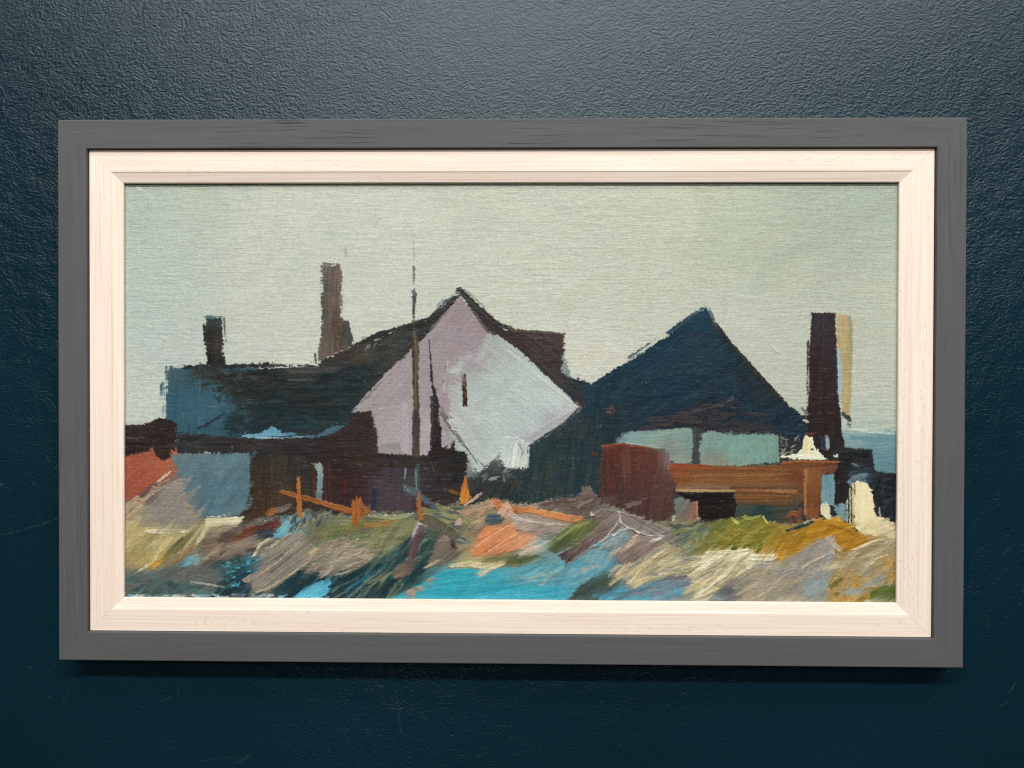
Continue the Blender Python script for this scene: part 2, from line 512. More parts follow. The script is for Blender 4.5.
def stroke(pts, w, col, dry=0.25, st=10, h=0.5, fill=0.6, ends=0.6, cover=None, col2=None, op=1.0, wd=1.3):
    """a single brush or knife stroke along a path; w = width (one value, or one per point)"""
    SEED[0] += 1; k = SEED[0]
    P = np.array(pts, np.float32)
    Wd = np.array(w if isinstance(w, (list, tuple)) else [w] * len(P), np.float32) / 2
    m = float(Wd.max()) + 2
    sl = win(P[:, 0].min(), P[:, 1].min(), P[:, 0].max(), P[:, 1].max(), m)
    x, y = PX[sl], PY[sl]
    if x.size == 0:
        return
    best = np.full(x.shape, 1e9, np.float32); S = np.zeros_like(best); T = np.zeros_like(best); HW = np.ones_like(best)
    L0 = 0.0
    n_seg = len(P) - 1
    for i in range(n_seg):
        ex, ey = P[i + 1] - P[i]; l = math.hypot(ex, ey) + 1e-6
        tu = ((x - P[i, 0]) * ex + (y - P[i, 1]) * ey) / l ** 2
        t = np.clip(tu, 0 if i else -m / l, 1 if i < n_seg - 1 else 1 + m / l)
        dx, dy = x - P[i, 0] - t * ex, y - P[i, 1] - t * ey
        dd = dx * dx + dy * dy
        sg = np.sign(ex * dy - ey * dx)
        n = dd < best
        best = np.where(n, dd, best); S = np.where(n, L0 + t * l, S); T = np.where(n, sg * np.sqrt(dd), T)
        HW = np.where(n, Wd[i] + (Wd[i + 1] - Wd[i]) * np.clip(t, 0, 1), HW)
        L0 += l
    brs = 0.5 * vn(S / 22 + 5 * k, T / wd + 3.3 * k + 50, k) + 0.3 * vn(S / 8 + k, T / (wd * 0.45) + 60, k + 1) + 0.2 * FINE[sl]
    wob = 0.9 * (vn(x / 2.2 + k, y / 2.2, k + 2) - 0.5) * min(1.8, m * 0.35)
    mw = float(Wd.max())
    rag = (vn(T / 0.8 + 9 * k, S / 40, k + 5) - 0.5) * min(10.0, 1.2 + 1.3 * mw)
    d_side = HW - np.abs(T) + wob + ends * (brs - 0.5)
    d_end = np.minimum(S + 0.35 * mw, L0 - S + 0.35 * mw) + rag - 0.35 * np.abs(T)
    d = np.minimum(d_side, d_end)
    a = sstep(-0.6, 0.6, d)
    tex = 0.42 * brs + 0.34 * np.clip(WEAVE[sl] * 1.4 - 0.2, 0, 1) + 0.24 * FINE[sl]
    along = np.clip(S / L0, 0, 1)
    rim = 1 - np.clip((d + 0.4) / (0.5 * HW + 0.3), 0, 1)
    need = dry * (0.30 + 0.75 * along ** 1.5) + (0.12 + 0.50 * dry) * rim
    a = a * sstep(-0.10, 0.16, tex - need + 0.10)
    if cover is not None:
        a = a * sstep(-0.12, 0.12, tex - (1 - cover))
    a = a * op
    c = np.broadcast_to(np.array(col, np.float32), x.shape + (3,))
    if col2 is not None:
        mm = sstep(0.35, 0.65, vn(S / 30 + k, T / 1.9 + 40, k + 3))[..., None]
        c = c * (1 - mm) + np.array(col2, np.float32) * mm
    c = c + ((brs - 0.5) * 3.4 * st)[..., None]
    hh = h * (0.35 + 0.9 * brs) + 0.5 * h * np.exp(-((d - 0.4) / 0.9) ** 2)
    lay(sl, a, c, hh, fill)


def scatter(poly, cols, n, length, width, ang, jit=18, dry=0.45, st=10, h=0.4, seed=0, op=1.0, fill=0.6):
    """many small broken strokes inside a patch, the way a loaded brush leaves them"""
    r = random.Random(seed)
    xs = [p[0] for p in poly]; ys = [p[1] for p in poly]
    done = 0; tries = 0
    while done < n and tries < n * 30:
        tries += 1
        x, y = r.uniform(min(xs), max(xs)), r.uniform(min(ys), max(ys))
        if sdf(poly, np.array([[x]], np.float32), np.array([[y]], np.float32))[0, 0] < 0:
            continue
        a = math.radians(ang + r.gauss(0, jit)); l = length * r.uniform(0.5, 1.4) / 2
        dx, dy = l * math.cos(a), -l * math.sin(a)
        bow = r.uniform(-0.18, 0.18) * l
        stroke([(x - dx, y - dy), (x + dy * bow / max(l, 1), y - dx * bow / max(l, 1)), (x + dx, y + dy)],
               [width * r.uniform(.6, 1.2), width * r.uniform(.8, 1.3), width * r.uniform(.3, .8)],
               r.choice(cols), dry=dry, st=st, fill=fill, h=h * r.uniform(.6, 1.3), op=op * r.uniform(.75, 1))
        done += 1

# ---- sky: blended cool left to warm middle, then cool grey right, laid over with broad scrubby passes
SKY = [(130, 195, (175, 188, 180)), (200, 200, (185, 193, 180)), (130, 300, (183, 195, 190)), (180, 280, (185, 195, 188)), (250, 280, (196, 198, 186)),
       (135, 390, (194, 200, 194)), (160, 350, (191, 198, 193)), (300, 220, (196, 199, 186)), (300, 330, (200, 202, 192)), (400, 250, (199, 201, 191)),
       (380, 300, (200, 202, 192)), (480, 210, (196, 198, 184)), (540, 290, (198, 200, 186)), (560, 350, (204, 203, 193)), (600, 360, (204, 203, 193)),
       (640, 300, (196, 198, 184)), (620, 230, (194, 196, 181)), (680, 205, (194, 196, 179)), (720, 240, (187, 192, 173)), (770, 260, (183, 188, 170)),
       (830, 200, (173, 182, 168)), (885, 205, (175, 183, 169)), (850, 240, (177, 184, 170)), (885, 300, (187, 192, 176)), (780, 330, (189, 192, 179)),
       (780, 390, (190, 193, 180)), (870, 370, (192, 194, 180)), (870, 420, (185, 193, 182)), (740, 320, (194, 196, 184))]
FULL = [(110, 170), (915, 170), (915, 620), (110, 620)]
dab(FULL, SKY, 0, rough=0, dry=0, st=3, h=0.15, fill=0.0, hue=1.5, wd=3)
dab([(120, 180), (232, 180), (224, 300), (215, 372), (120, 430)], [(130, 200, (173, 187, 179)), (200, 240, (181, 192, 182)), (150, 330, (182, 195, 191)), (210, 330, (189, 197, 192))], 80, f=11, rough=7, dry=34, st=4, h=.1, fill=.1, op=.30, wd=3)
dab([(236, 195), (330, 190), (318, 330), (240, 350)], (198, 200, 190), 75, f=9, rough=5, dry=14, st=4, h=.1, fill=.1, op=.55, wd=3)
dab([(690, 182), (900, 182), (900, 225), (860, 232), (800, 262), (760, 285), (700, 260)], [(720, 200, (183, 190, 171)), (880, 200, (170, 180, 167)), (800, 240, (175, 182, 166))], 28, f=8, rough=5, dry=14, st=4, h=.1, fill=.1, op=.6, wd=3)
stroke([(905, 195), (860, 222), (815, 243), (770, 262)], [22, 18, 16, 12], (167, 176, 164), dry=.45, st=4, h=.12, fill=.1, op=.5, wd=3)
stroke([(755, 290), (770, 265), (790, 240)], [16, 14, 8], (177, 184, 169), dry=.4, st=3, h=.1, fill=.1, op=.5, wd=3)
stroke([(630, 330), (640, 270), (668, 215), (690, 195)], [20, 20, 18, 12], (197, 198, 182), dry=.4, st=4, h=.15, fill=.1, op=.5, wd=3)
stroke([(560, 310), (590, 285), (625, 270)], [18, 18, 12], (192, 194, 176), dry=.4, st=3, h=.1, fill=.1, op=.45, wd=3)
stroke([(578, 204), (600, 196), (640, 196), (690, 200)], 3, (202, 206, 188), dry=.6, st=4, h=.22, fill=.2, op=.5)
stroke([(676, 190), (688, 205), (692, 225), (684, 250)], [10, 14, 12, 6], (200, 204, 184), dry=.6, st=4, h=.25, fill=.2, op=.5)
dab([(572, 330), (612, 345), (590, 372), (568, 368)], (205, 204, 194), 30, f=6, rough=4, dry=6, st=4, h=.1, fill=.1, op=.8, wd=3)
dab([(132, 390), (160, 385), (160, 420), (132, 424)], (198, 202, 197), 70, f=5, rough=3, dry=5, st=4, h=.15, fill=.1, op=.8, wd=3)
stroke([(138, 188), (142, 190)], 2.6, (208, 214, 204), dry=.3, h=.7, op=.8)
stroke([(144, 194), (158, 206)], 4, (192, 200, 186), dry=.6, h=.35, op=.5)
stroke([(598, 188), (620, 187)], 2.4, (193, 193, 186), dry=.4, h=.8, op=.7)
stroke([(773, 347), (777, 352)], 1.6, (210, 207, 198), dry=.1, h=.9)
stroke([(729, 224), (731, 240)], 5, (194, 195, 180), dry=.4, h=.4, op=.5)
scatter([(640, 230), (760, 230), (760, 290), (640, 300)], [(184, 193, 176), (187, 192, 174), (188, 194, 178)], 24, 34, 9, 60, 20, dry=.55, st=3, h=.15, seed=2, op=.4)
scatter([(240, 200), (560, 195), (560, 270), (240, 330)], [(200, 207, 188), (198, 200, 189), (188, 195, 180)], 46, 50, 14, 20, 35, dry=.55, st=3, h=.15, seed=3, op=.35)

# ---- sea, far right
dab([(836, 430), (905, 429), (905, 480), (836, 480)], [(860, 433, (140, 168, 170)), (885, 441, (112, 152, 162)), (870, 455, (98, 140, 152)), (890, 468, (92, 136, 148))], 0, f=3, rough=1.5, dry=5, st=6, h=.2, fill=.2, wd=2)
stroke([(846, 424), (895, 422)], 5, (160, 182, 176), dry=.5, st=5, h=.1, op=.5)
stroke([(853, 430), (872, 432), (896, 434)], [2.5, 3, 2], (188, 202, 200), dry=.3, st=6, h=.4, op=.9)
stroke([(850, 437), (896, 440)], 4, (96, 140, 154), dry=.4, st=6, h=.2, op=.8)

# ---- thin dark underpainting of the whole group of buildings
dab([(168, 372), (240, 368), (350, 366), (400, 335), (440, 320), (458, 300), (480, 320), (510, 345), (560, 340), (575, 385), (600, 385), (660, 345), (703, 315), (780, 405), (812, 420), (838, 440), (845, 500), (800, 525), (600, 510), (250, 520), (180, 500), (172, 430)],
    [(200, 400, (46, 70, 84)), (300, 400, (36, 42, 44)), (300, 450, (52, 46, 46)), (420, 400, (150, 140, 146)), (470, 440, (176, 184, 182)), (520, 400, (180, 190, 190)), (500, 500, (44, 52, 54)), (600, 440, (36, 52, 60)), (700, 400, (26, 50, 64)), (740, 450, (64, 70, 72)), (820, 450, (44, 40, 42)), (420, 460, (50, 44, 44))], 0, f=1, rough=2, dry=2, st=6, h=.15, fill=.1)
dab([(118, 452), (180, 448), (262, 450), (262, 530), (118, 530)], [(135, 470, (150, 92, 72)), (165, 485, (128, 110, 100)), (175, 510, (138, 130, 122)), (230, 480, (84, 110, 122)), (255, 500, (64, 58, 50)), (130, 520, (160, 148, 118))], 30, f=1, rough=1, dry=0, st=6, h=.2, fill=.3)
# ---- far dark roofs of the left cottage
dab([(318, 364), (323, 358), (352, 345), (376, 333), (402, 326), (430, 318), (442, 306), (456, 292), (460, 290), (452, 320), (420, 360), (384, 398), (354, 424), (320, 432), (318, 400)],
    [(375, 338, (42, 46, 44)), (415, 328, (44, 46, 44)), (440, 312, (46, 46, 45)), (370, 352, (66, 66, 62)), (350, 352, (58, 52, 48)), (395, 350, (60, 60, 57)), (340, 372, (58, 56, 52)), (370, 375, (46, 52, 52)), (340, 395, (30, 42, 46)), (350, 415, (34, 50, 58)), (400, 375, (54, 58, 57))],
    25, f=.7, rough=1.6, dry=2.5, st=10, h=.25, fill=.25)
scatter([(350, 338), (378, 332), (380, 344), (352, 352)], [(168, 170, 158), (120, 122, 112)], 9, 7, 1.6, 35, 15, dry=.6, h=.4, seed=5, op=.7)
stroke([(352, 347), (378, 334), (405, 326), (430, 318)], [3, 3.5, 3, 3], (36, 40, 36), dry=.3, h=.3)
stroke([(380, 345), (400, 337), (420, 330)], 5, (56, 60, 58), dry=.4, st=12, h=.3)
stroke([(432, 316), (446, 302), (459, 290)], [4, 5, 4], (66, 72, 74), dry=.75, st=14, h=.4)
stroke([(428, 320), (446, 307), (458, 296)], [4, 5, 4], (48, 46, 46), dry=.4, st=14, h=.4)
stroke([(436, 306), (450, 295)], 3, (120, 134, 138), dry=1.0, st=14, h=.3, op=.7)

# ---- left block: blue gable end and long black-green roof
dab([(166, 367), (180, 365), (260, 365), (260, 420), (232, 446), (176, 446), (165, 420), (165, 385)],
    [(172, 372, (62, 92, 104)), (180, 400, (50, 92, 112)), (200, 410, (54, 96, 118)), (215, 400, (58, 98, 116)), (190, 430, (50, 88, 106)), (225, 420, (48, 84, 102)), (200, 378, (46, 74, 86))],
    85, f=.8, rough=2.4, dry=2.5, st=5, h=.2, fill=.25, hue=2)
stroke([(163, 381), (161, 400)], 4, (92, 134, 146), dry=.75, st=10, h=.3)
stroke([(164, 405), (163, 418)], 4, (140, 168, 170), dry=.7, st=10, h=.3)
stroke([(161, 384), (161, 392)], 2, (66, 84, 92), dry=.6, h=.3)
ROOFC = [(200, 372, (44, 52, 52)), (230, 380, (44, 46, 44)), (260, 372, (40, 42, 40)), (285, 368, (44, 46, 44)), (225, 400, (46, 50, 52)), (250, 400, (40, 46, 44)), (240, 415, (36, 54, 58)), (270, 420, (28, 48, 54)), (300, 400, (40, 44, 42)),
         (320, 380, (30, 40, 44)), (310, 372, (60, 60, 58)), (330, 410, (36, 46, 46)), (250, 388, (44, 48, 44)), (225, 430, (30, 52, 62)), (300, 425, (30, 58, 68)), (345, 400, (34, 46, 48))]
dab([(190, 366), (236, 366), (268, 365), (282, 364), (320, 364), (360, 360), (384, 360), (372, 385), (352, 412), (352, 430), (312, 436), (268, 434), (226, 438), (222, 424), (232, 408), (226, 394), (208, 384), (192, 374)],
    ROOFC, 0, f=1.6, rough=4.0, dry=7, st=9, h=.25, fill=.2)
stroke([(184, 367), (240, 366), (268, 365), (286, 365)], [3, 4, 5, 3], (38, 42, 40), dry=.35, h=.35, st=8)
scatter([(188, 367), (240, 367), (250, 384), (232, 400), (205, 384)], [(40, 44, 44), (34, 40, 42), (50, 66, 72)], 34, 14, 4, -15, 30, dry=.85, h=.3, seed=6, op=.8)
scatter([(218, 395), (262, 395), (270, 434), (218, 434)], [(30, 50, 58), (42, 78, 94), (34, 42, 42), (26, 46, 54)], 60, 12, 4, 30, 40, dry=.95, h=.25, seed=7, op=.6)
scatter([(240, 385), (345, 372), (345, 420), (270, 430)], [(26, 40, 44), (36, 46, 46), (22, 38, 44), (46, 56, 58)], 50, 28, 4, 10, 20, dry=.6, h=.3, seed=8, op=.6)
stroke([(288, 371), (330, 370), (352, 366)], [7, 8, 5], (68, 68, 66), dry=.75, st=14, h=.3, op=.8)
stroke([(288, 380), (330, 380)], 3, (84, 80, 78), dry=.85, st=14, h=.3, op=.7)
stroke([(270, 363.5), (300, 363), (318, 362.5)], [1.5, 2, 1.5], (210, 216, 202), dry=.5, h=.5, op=.8)
stroke([(224, 385), (232, 378)], 6, (42, 44, 42), dry=.6, h=.3)
stroke([(198, 428), (208, 424), (222, 415)], [2, 3, 2], (36, 46, 52), dry=.5, h=.3)
stroke([(200, 380), (200, 425)], 2, (70, 110, 128), dry=.6, h=.2, op=.5)
stroke([(196, 385), (196, 428)], 1.6, (42, 82, 102), dry=.5, h=.2, op=.5)
# small chimney
dab([(205, 317), (222, 316), (224, 335), (224, 350), (228, 367), (205, 367), (206, 350), (204, 338)], [(212, 320, (52, 66, 66)), (213, 335, (44, 42, 42)), (214, 360, (38, 38, 36)), (222, 345, (60, 54, 50))], 88, f=.7, rough=1.5, dry=2, st=10, h=.3, fill=.3)
stroke([(205, 317), (222, 317)], 4, (84, 112, 116), dry=.75, st=16, h=.3)
stroke([(224, 318), (226, 350)], 2, (104, 92, 86), dry=.8, st=12, h=.3)
stroke([(204, 325), (205, 345)], 2, (36, 38, 38), dry=.5, h=.3)
# tall chimney
dab([(321, 265), (341, 264), (343, 285), (342, 315), (348, 322), (352, 334), (354, 345), (345, 352), (318, 362), (320, 330), (320, 290)],
    [(326, 268, (100, 94, 88)), (338, 272, (104, 88, 82)), (325, 290, (84, 82, 76)), (339, 300, (104, 90, 80)), (326, 320, (86, 82, 76)), (338, 325, (96, 76, 66)), (325, 350, (100, 90, 82)), (345, 335, (70, 66, 60)), (335, 350, (96, 80, 72))],
    88, f=.7, rough=1.4, dry=2.2, st=12, h=.35, fill=.3)
stroke([(322, 264), (340, 264)], 4, (108, 104, 98), dry=.9, st=20, h=.4)
stroke([(341, 270), (342, 292)], 3, (128, 96, 88), dry=.85, st=14, h=.4)
stroke([(341, 295), (342, 316)], 3, (138, 116, 104), dry=.9, st=14, h=.4)
stroke([(338, 322), (340, 338)], 5, (82, 68, 58), dry=.7, st=10, h=.4)
stroke([(346, 322), (351, 342)], 5, (64, 66, 64), dry=.4, st=8, h=.3)
stroke([(315, 354), (316, 363)], 1.6, (70, 70, 68), dry=.4, h=.3)
stroke([(345, 248), (347, 262)], 4, (150, 158, 150), dry=1.0, h=.2, op=.6)

# ---- brown roof piece right of the gable
dab([(459, 290), (462, 288), (470, 295), (486, 312), (505, 328), (520, 329), (566, 333), (565, 345), (563, 372), (574, 377), (586, 380), (600, 392), (590, 412), (576, 406), (545, 380), (510, 350), (486, 335), (470, 312)],
    [(465, 298, (46, 44, 44)), (490, 322, (58, 50, 48)), (520, 340, (60, 50, 48)), (550, 350, (64, 52, 50)), (560, 337, (72, 58, 54)), (560, 375, (62, 56, 56)), (580, 385, (40, 50, 58)), (580, 400, (52, 50, 52))],
    -40, f=.7, rough=1.4, dry=2.2, st=10, h=.3, fill=.25)
stroke([(464, 289), (480, 303), (500, 322)], [3, 3, 2], (130, 132, 124), dry=1.0, st=14, h=.3, op=.8)
stroke([(460, 291), (476, 306), (496, 324), (512, 329)], [6, 6, 6, 4], (46, 42, 42), dry=.35, st=12, h=.4)
stroke([(457, 291), (461, 288)], 4, (44, 44, 44), dry=.2, h=.5)
stroke([(510, 331), (540, 332), (566, 334)], [3, 3, 3], (80, 66, 60), dry=.6, st=10, h=.3)
scatter([(520, 336), (562, 338), (560, 372), (540, 366)], [(54, 44, 42), (74, 60, 58), (60, 52, 52)], 18, 20, 4, 0, 15, dry=.6, h=.3, seed=9, op=.7)

# ---- right cottage roof
dab([(703, 308), (706, 305), (709, 312), (716, 322), (738, 350), (766, 382), (790, 406), (803, 413), (812, 420), (814, 438), (770, 440), (700, 440), (616, 440), (592, 412), (580, 388), (600, 377), (640, 352), (668, 334)],
    [(700, 325, (24, 56, 76)), (660, 355, (24, 54, 74)), (720, 350, (22, 52, 72)), (620, 385, (24, 52, 70)), (680, 390, (22, 48, 66)), (740, 395, (24, 46, 62)), (755, 385, (38, 44, 48)), (728, 345, (34, 46, 54)), (590, 395, (30, 56, 72)), (640, 420, (30, 48, 60)), (720, 415, (30, 46, 58)), (780, 420, (30, 48, 62)), (700, 428, (44, 44, 50))],
    30, f=.7, rough=1.2, dry=1.8, st=9, h=.3, fill=.25, hue=2)
stroke([(710, 318), (736, 350), (766, 383), (790, 408)], [3, 4, 5, 3], (44, 42, 46), dry=.4, st=12, h=.35)
stroke([(709, 309), (716, 325), (722, 334)], [4, 3, 2], (84, 104, 112), dry=1.0, st=14, h=.3)
stroke([(668, 333), (686, 320), (703, 307)], [4, 4, 3], (30, 62, 82), dry=.5, st=10, h=.3)
stroke([(628, 358), (655, 340), (672, 330)], 3, (70, 96, 108), dry=1.0, st=12, h=.2)
scatter([(610, 385), (700, 330), (740, 375), (690, 410), (640, 415)], [(25, 56, 74), (23, 49, 66), (29, 55, 71), (22, 48, 64)], 60, 34, 5, 28, 12, dry=.6, st=6, h=.2, seed=10, op=.6)
scatter([(690, 330), (712, 335), (790, 412), (720, 412)], [(23, 51, 69), (26, 46, 58), (24, 48, 64)], 34, 30, 5, -30, 25, dry=.6, st=6, h=.2, seed=11, op=.7)
# purple-brown scrub under the roof
scatter([(655, 418), (700, 406), (740, 400), (775, 424), (790, 432), (650, 434)], [(50, 46, 52), (58, 50, 54), (42, 46, 54)], 44, 20, 4, 5, 12, dry=.85, h=.35, seed=12)
stroke([(640, 430), (680, 420), (720, 424)], [5, 8, 6], (66, 56, 60), dry=.8, st=14, h=.4)
stroke([(690, 412), (720, 404), (750, 408)], [6, 7, 5], (54, 50, 56), dry=.9, st=12, h=.4)
stroke([(705, 430), (745, 427), (780, 432)], [6, 7, 5], (48, 44, 50), dry=.6, st=10, h=.3)
scatter([(716, 398), (738, 398), (738, 410), (716, 410)], [(78, 80, 86), (64, 64, 70)], 6, 5, 1.5, 10, 50, dry=.5, h=.6, seed=13)

# ---- dark shed mass between the two cottages
dab([(584, 384), (612, 392), (628, 412), (622, 436), (610, 446), (604, 470), (602, 502), (540, 512), (470, 512), (462, 498), (478, 476), (500, 468), (524, 470), (528, 446), (562, 424), (582, 409)],
    [(590, 400, (28, 52, 66)), (600, 420, (32, 50, 62)), (560, 440, (42, 56, 60)), (545, 460, (46, 62, 61)), (580, 450, (34, 54, 62)), (540, 490, (46, 60, 60)), (500, 490, (40, 52, 56)), (590, 480, (44, 60, 62)), (480, 500, (44, 48, 50)), (570, 430, (44, 56, 60))],
    85, f=.8, rough=1.6, dry=2.5, st=8, h=.25, fill=.2)
scatter([(530, 446), (600, 410), (605, 470), (600, 496), (500, 500), (500, 474)], [(34, 56, 64), (46, 60, 60), (36, 48, 52), (30, 52, 64)], 44, 26, 6, 70, 25, dry=.65, h=.25, seed=14, op=.6)
dab([(603, 406), (614, 402), (618, 408), (612, 416), (604, 415)], (92, 68, 64), 20, f=2, rough=2, dry=6, st=10, h=.3, op=.8)
stroke([(573, 455), (573, 470)], 1.4, (72, 88, 90), dry=.5, h=.3, op=.7)
stroke([(563, 452), (564, 462)], 1.2, (64, 82, 86), dry=.5, h=.3, op=.6)

# ---- lilac and white gable wall
dab([(459, 297), (462, 297), (474, 312), (488, 331), (500, 340), (488, 362), (470, 380), (452, 412), (449, 440), (455, 452), (440, 456), (404, 455), (378, 453), (376, 432), (371, 412), (352, 413), (358, 402), (376, 384), (404, 355), (431, 330), (446, 312)],
    [(460, 312, (150, 135, 142)), (440, 335, (155, 141, 148)), (470, 340, (156, 141, 148)), (400, 370, (160, 146, 153)), (425, 360, (158, 144, 151)), (380, 395, (161, 150, 154)), (390, 430, (167, 157, 161)), (440, 400, (160, 146, 153)), (450, 370, (160, 146, 153)), (425, 430, (173, 160, 168)), (365, 408, (158, 150, 152))],
    50, f=.7, rough=1.0, dry=1.6, st=5, h=.35, fill=.4, hue=2)
dab([(488, 331), (500, 336), (514, 346), (546, 374), (581, 408), (574, 415), (552, 430), (529, 446), (526, 452), (528, 466), (514, 469), (508, 468), (497, 468), (488, 471), (476, 473), (468, 452), (452, 425), (449, 408), (446, 372), (458, 364), (474, 358)],
    [(492, 345, (166, 168, 170)), (505, 352, (172, 182, 180)), (480, 366, (164, 162, 164)), (470, 390, (172, 182, 182)), (500, 380, (178, 192, 188)), (530, 385, (184, 200, 196)), (555, 400, (190, 200, 200)), (574, 408, (192, 190, 192)), (500, 420, (182, 196, 192)), (480, 440, (178, 188, 186)), (460, 420, (184, 188, 188)), (530, 420, (182, 192, 194)), (550, 422, (170, 172, 176)), (520, 440, (176, 180, 184)), (510, 460, (196, 208, 206)), (490, 465, (186, 194, 192)), (450, 380, (162, 150, 158))],
    -35, f=.8, rough=1.2, dry=2.2, st=5, h=.4, fill=.5, hue=2)
scatter([(458, 366), (490, 345), (540, 385), (560, 405), (520, 436), (480, 450), (458, 415)], [(186, 198, 194), (176, 186, 186), (190, 200, 200), (170, 176, 178)], 40, 24, 7, 40, 45, dry=.6, st=4, h=.4, seed=15, op=.45)
scatter([(470, 345), (492, 338), (500, 350), (470, 375), (450, 372)], [(166, 156, 162), (170, 172, 174), (160, 146, 154)], 20, 16, 6, 40, 30, dry=.6, st=4, h=.3, seed=16, op=.6)
dab([(534, 432), (556, 418), (576, 408), (580, 410), (560, 425), (540, 437), (524, 447), (510, 452), (514, 444)], (172, 170, 176), 32, f=2, rough=1, dry=3, st=5, h=.4, fill=.5)
stroke([(510, 352), (540, 378), (578, 408)], [3, 3, 2], (196, 202, 198), dry=.5, st=5, h=.5, op=.7)
stroke([(579, 408), (563, 424), (545, 435), (529, 446)], [1.6, 1.6, 1.6, 1.6], (60, 58, 58), dry=.4, h=.3)
stroke([(575, 402), (582, 409)], 2, (120, 92, 80), dry=.5, h=.5)
stroke([(513, 458), (514, 468)], 7, (204, 212, 208), dry=.15, st=8, h=.8)
stroke([(525, 450), (526, 467)], [3, 5], (206, 212, 208), dry=.15, st=8, h=.8)
stroke([(529, 446), (528, 465)], 1.6, (160, 172, 172), dry=.4, h=.6)
stroke([(498, 455), (492, 466), (484, 470)], [6, 6, 3], (190, 198, 196), dry=.5, st=8, h=.6)
# marks on the gable wall
stroke([(464, 376), (465, 398), (465, 405)], [4, 5, 4.5], (92, 70, 56), dry=.3, st=18, h=.4, col2=(58, 42, 36))
stroke([(465, 398), (465, 405)], 4, (60, 34, 28), dry=.1, h=.3)
stroke([(462, 372), (464, 390)], 5, (150, 138, 132), dry=.9, h=.2, op=.7)
stroke([(448, 362), (444, 378), (444, 392)], [2, 3, 1.5], (190, 174, 180), dry=.15, st=5, h=.9)
stroke([(446, 366), (443, 384)], 1.2, (132, 116, 126), dry=.3, h=.2)
stroke([(404, 404), (405, 430), (406, 454)], [6, 6, 6], (178, 164, 176), dry=.2, st=5, h=.6)
stroke([(380, 410), (402, 406)], 3, (168, 156, 162), dry=.5, h=.4)
dab([(380, 444), (400, 442), (403, 454), (379, 452)], (150, 142, 146), 0, f=1.5, rough=1, dry=2, st=6, h=.3)
stroke([(352, 412), (376, 388), (404, 360)], [3, 3, 2], (124, 118, 120), dry=.9, st=8, h=.4, op=.9)
stroke([(358, 408), (370, 399)], 4, (172, 160, 164), dry=.6, h=.5, op=.8)
stroke([(430, 330), (446, 313), (458, 299)], 2.5, (120, 112, 116), dry=.9, st=8, h=.4, op=.8)
stroke([(474, 312), (486, 329), (498, 342)], 3, (84, 76, 80), dry=.8, st=12, h=.4, op=.9)
stroke([(402, 357), (405, 357)], 2, (34, 34, 38), dry=0, h=.4)
# mast
stroke([(414, 234), (414, 262), (413.5, 292)], [.6, .7, 1.0], (136, 140, 132), dry=.7, h=.2)
stroke([(414, 266), (413.8, 292)], 2.2, (104, 108, 108), dry=.9, h=.2)
stroke([(414.5, 290), (414.5, 325)], 6, (84, 88, 92), dry=1.05, st=16, h=.4)
stroke([(414, 296), (414, 340)], 2.6, (60, 62, 64), dry=.7, st=12, h=.4)
stroke([(415, 332), (416, 350), (415.5, 390), (417, 415), (416, 456)], [5, 6, 5.5, 6, 8], (86, 78, 58), dry=.25, st=14, h=.5, col2=(70, 62, 46))
stroke([(416, 412), (415, 455)], 7, (60, 58, 54), dry=.55, st=14, h=.4)
stroke([(412, 336), (414, 390)], 1.4, (54, 48, 38), dry=.4, h=.3)
# furled dark sail and its lines
stroke([(429, 340), (431, 362), (432, 382)], [.8, 1.6, 3], (40, 38, 38), dry=.15, h=.3)
dab([(431, 376), (435, 386), (439, 402), (441, 420), (444, 448), (432, 456), (430, 440), (432, 412), (431, 392)], [(434, 390, (44, 40, 40)), (437, 430, (46, 42, 42))], 85, f=.7, rough=1.2, dry=2, st=12, h=.35, fill=.3)
stroke([(431, 395), (432, 425), (430, 455)], 2, (60, 54, 56), dry=.6, h=.3)
stroke([(441, 406), (456, 432), (478, 464)], 1.0, (92, 92, 90), dry=.5, h=.3)
stroke([(443, 414), (462, 444), (486, 468)], 1.0, (110, 112, 110), dry=.5, h=.3)
stroke([(441, 420), (454, 448)], 6, (150, 146, 140), dry=.95, st=14, h=.3, op=.8)
stroke([(440, 412), (452, 430), (470, 458)], 4.5, (96, 90, 84), dry=.95, st=16, h=.3, op=.8)
stroke([(449, 420), (458, 434)], 5, (190, 194, 188), dry=.7, st=8, h=.4)

# ---- left edge: brown wall and red earth
dab([(120, 450), (152, 444), (180, 446), (182, 470), (170, 480), (150, 494), (120, 508)], [(130, 470, (162, 86, 64)), (145, 480, (164, 84, 66)), (165, 462, (172, 94, 70)), (135, 495, (156, 82, 64)), (176, 465, (150, 100, 84))], 40, f=1.5, rough=1.5, dry=3, st=6, h=.25, fill=.3)
dab([(120, 424), (138, 423), (150, 421), (158, 417), (172, 419), (178, 424), (177, 440), (175, 456), (164, 461), (156, 457), (152, 450), (140, 454), (120, 457)],
    [(135, 430, (54, 46, 44)), (165, 435, (48, 38, 36)), (135, 448, (46, 34, 36)), (165, 452, (50, 38, 36))], 0, f=.7, rough=1.4, dry=2, st=8, h=.3, fill=.25)
stroke([(124, 438), (157, 438)], 2, (92, 86, 82), dry=.7, st=12, h=.4, op=.8)
stroke([(152, 449), (155, 458)], 3, (168, 84, 62), dry=.2, h=.5)
stroke([(172, 452), (180, 462)], 7, (186, 122, 96), dry=.7, st=12, h=.3, op=.7)

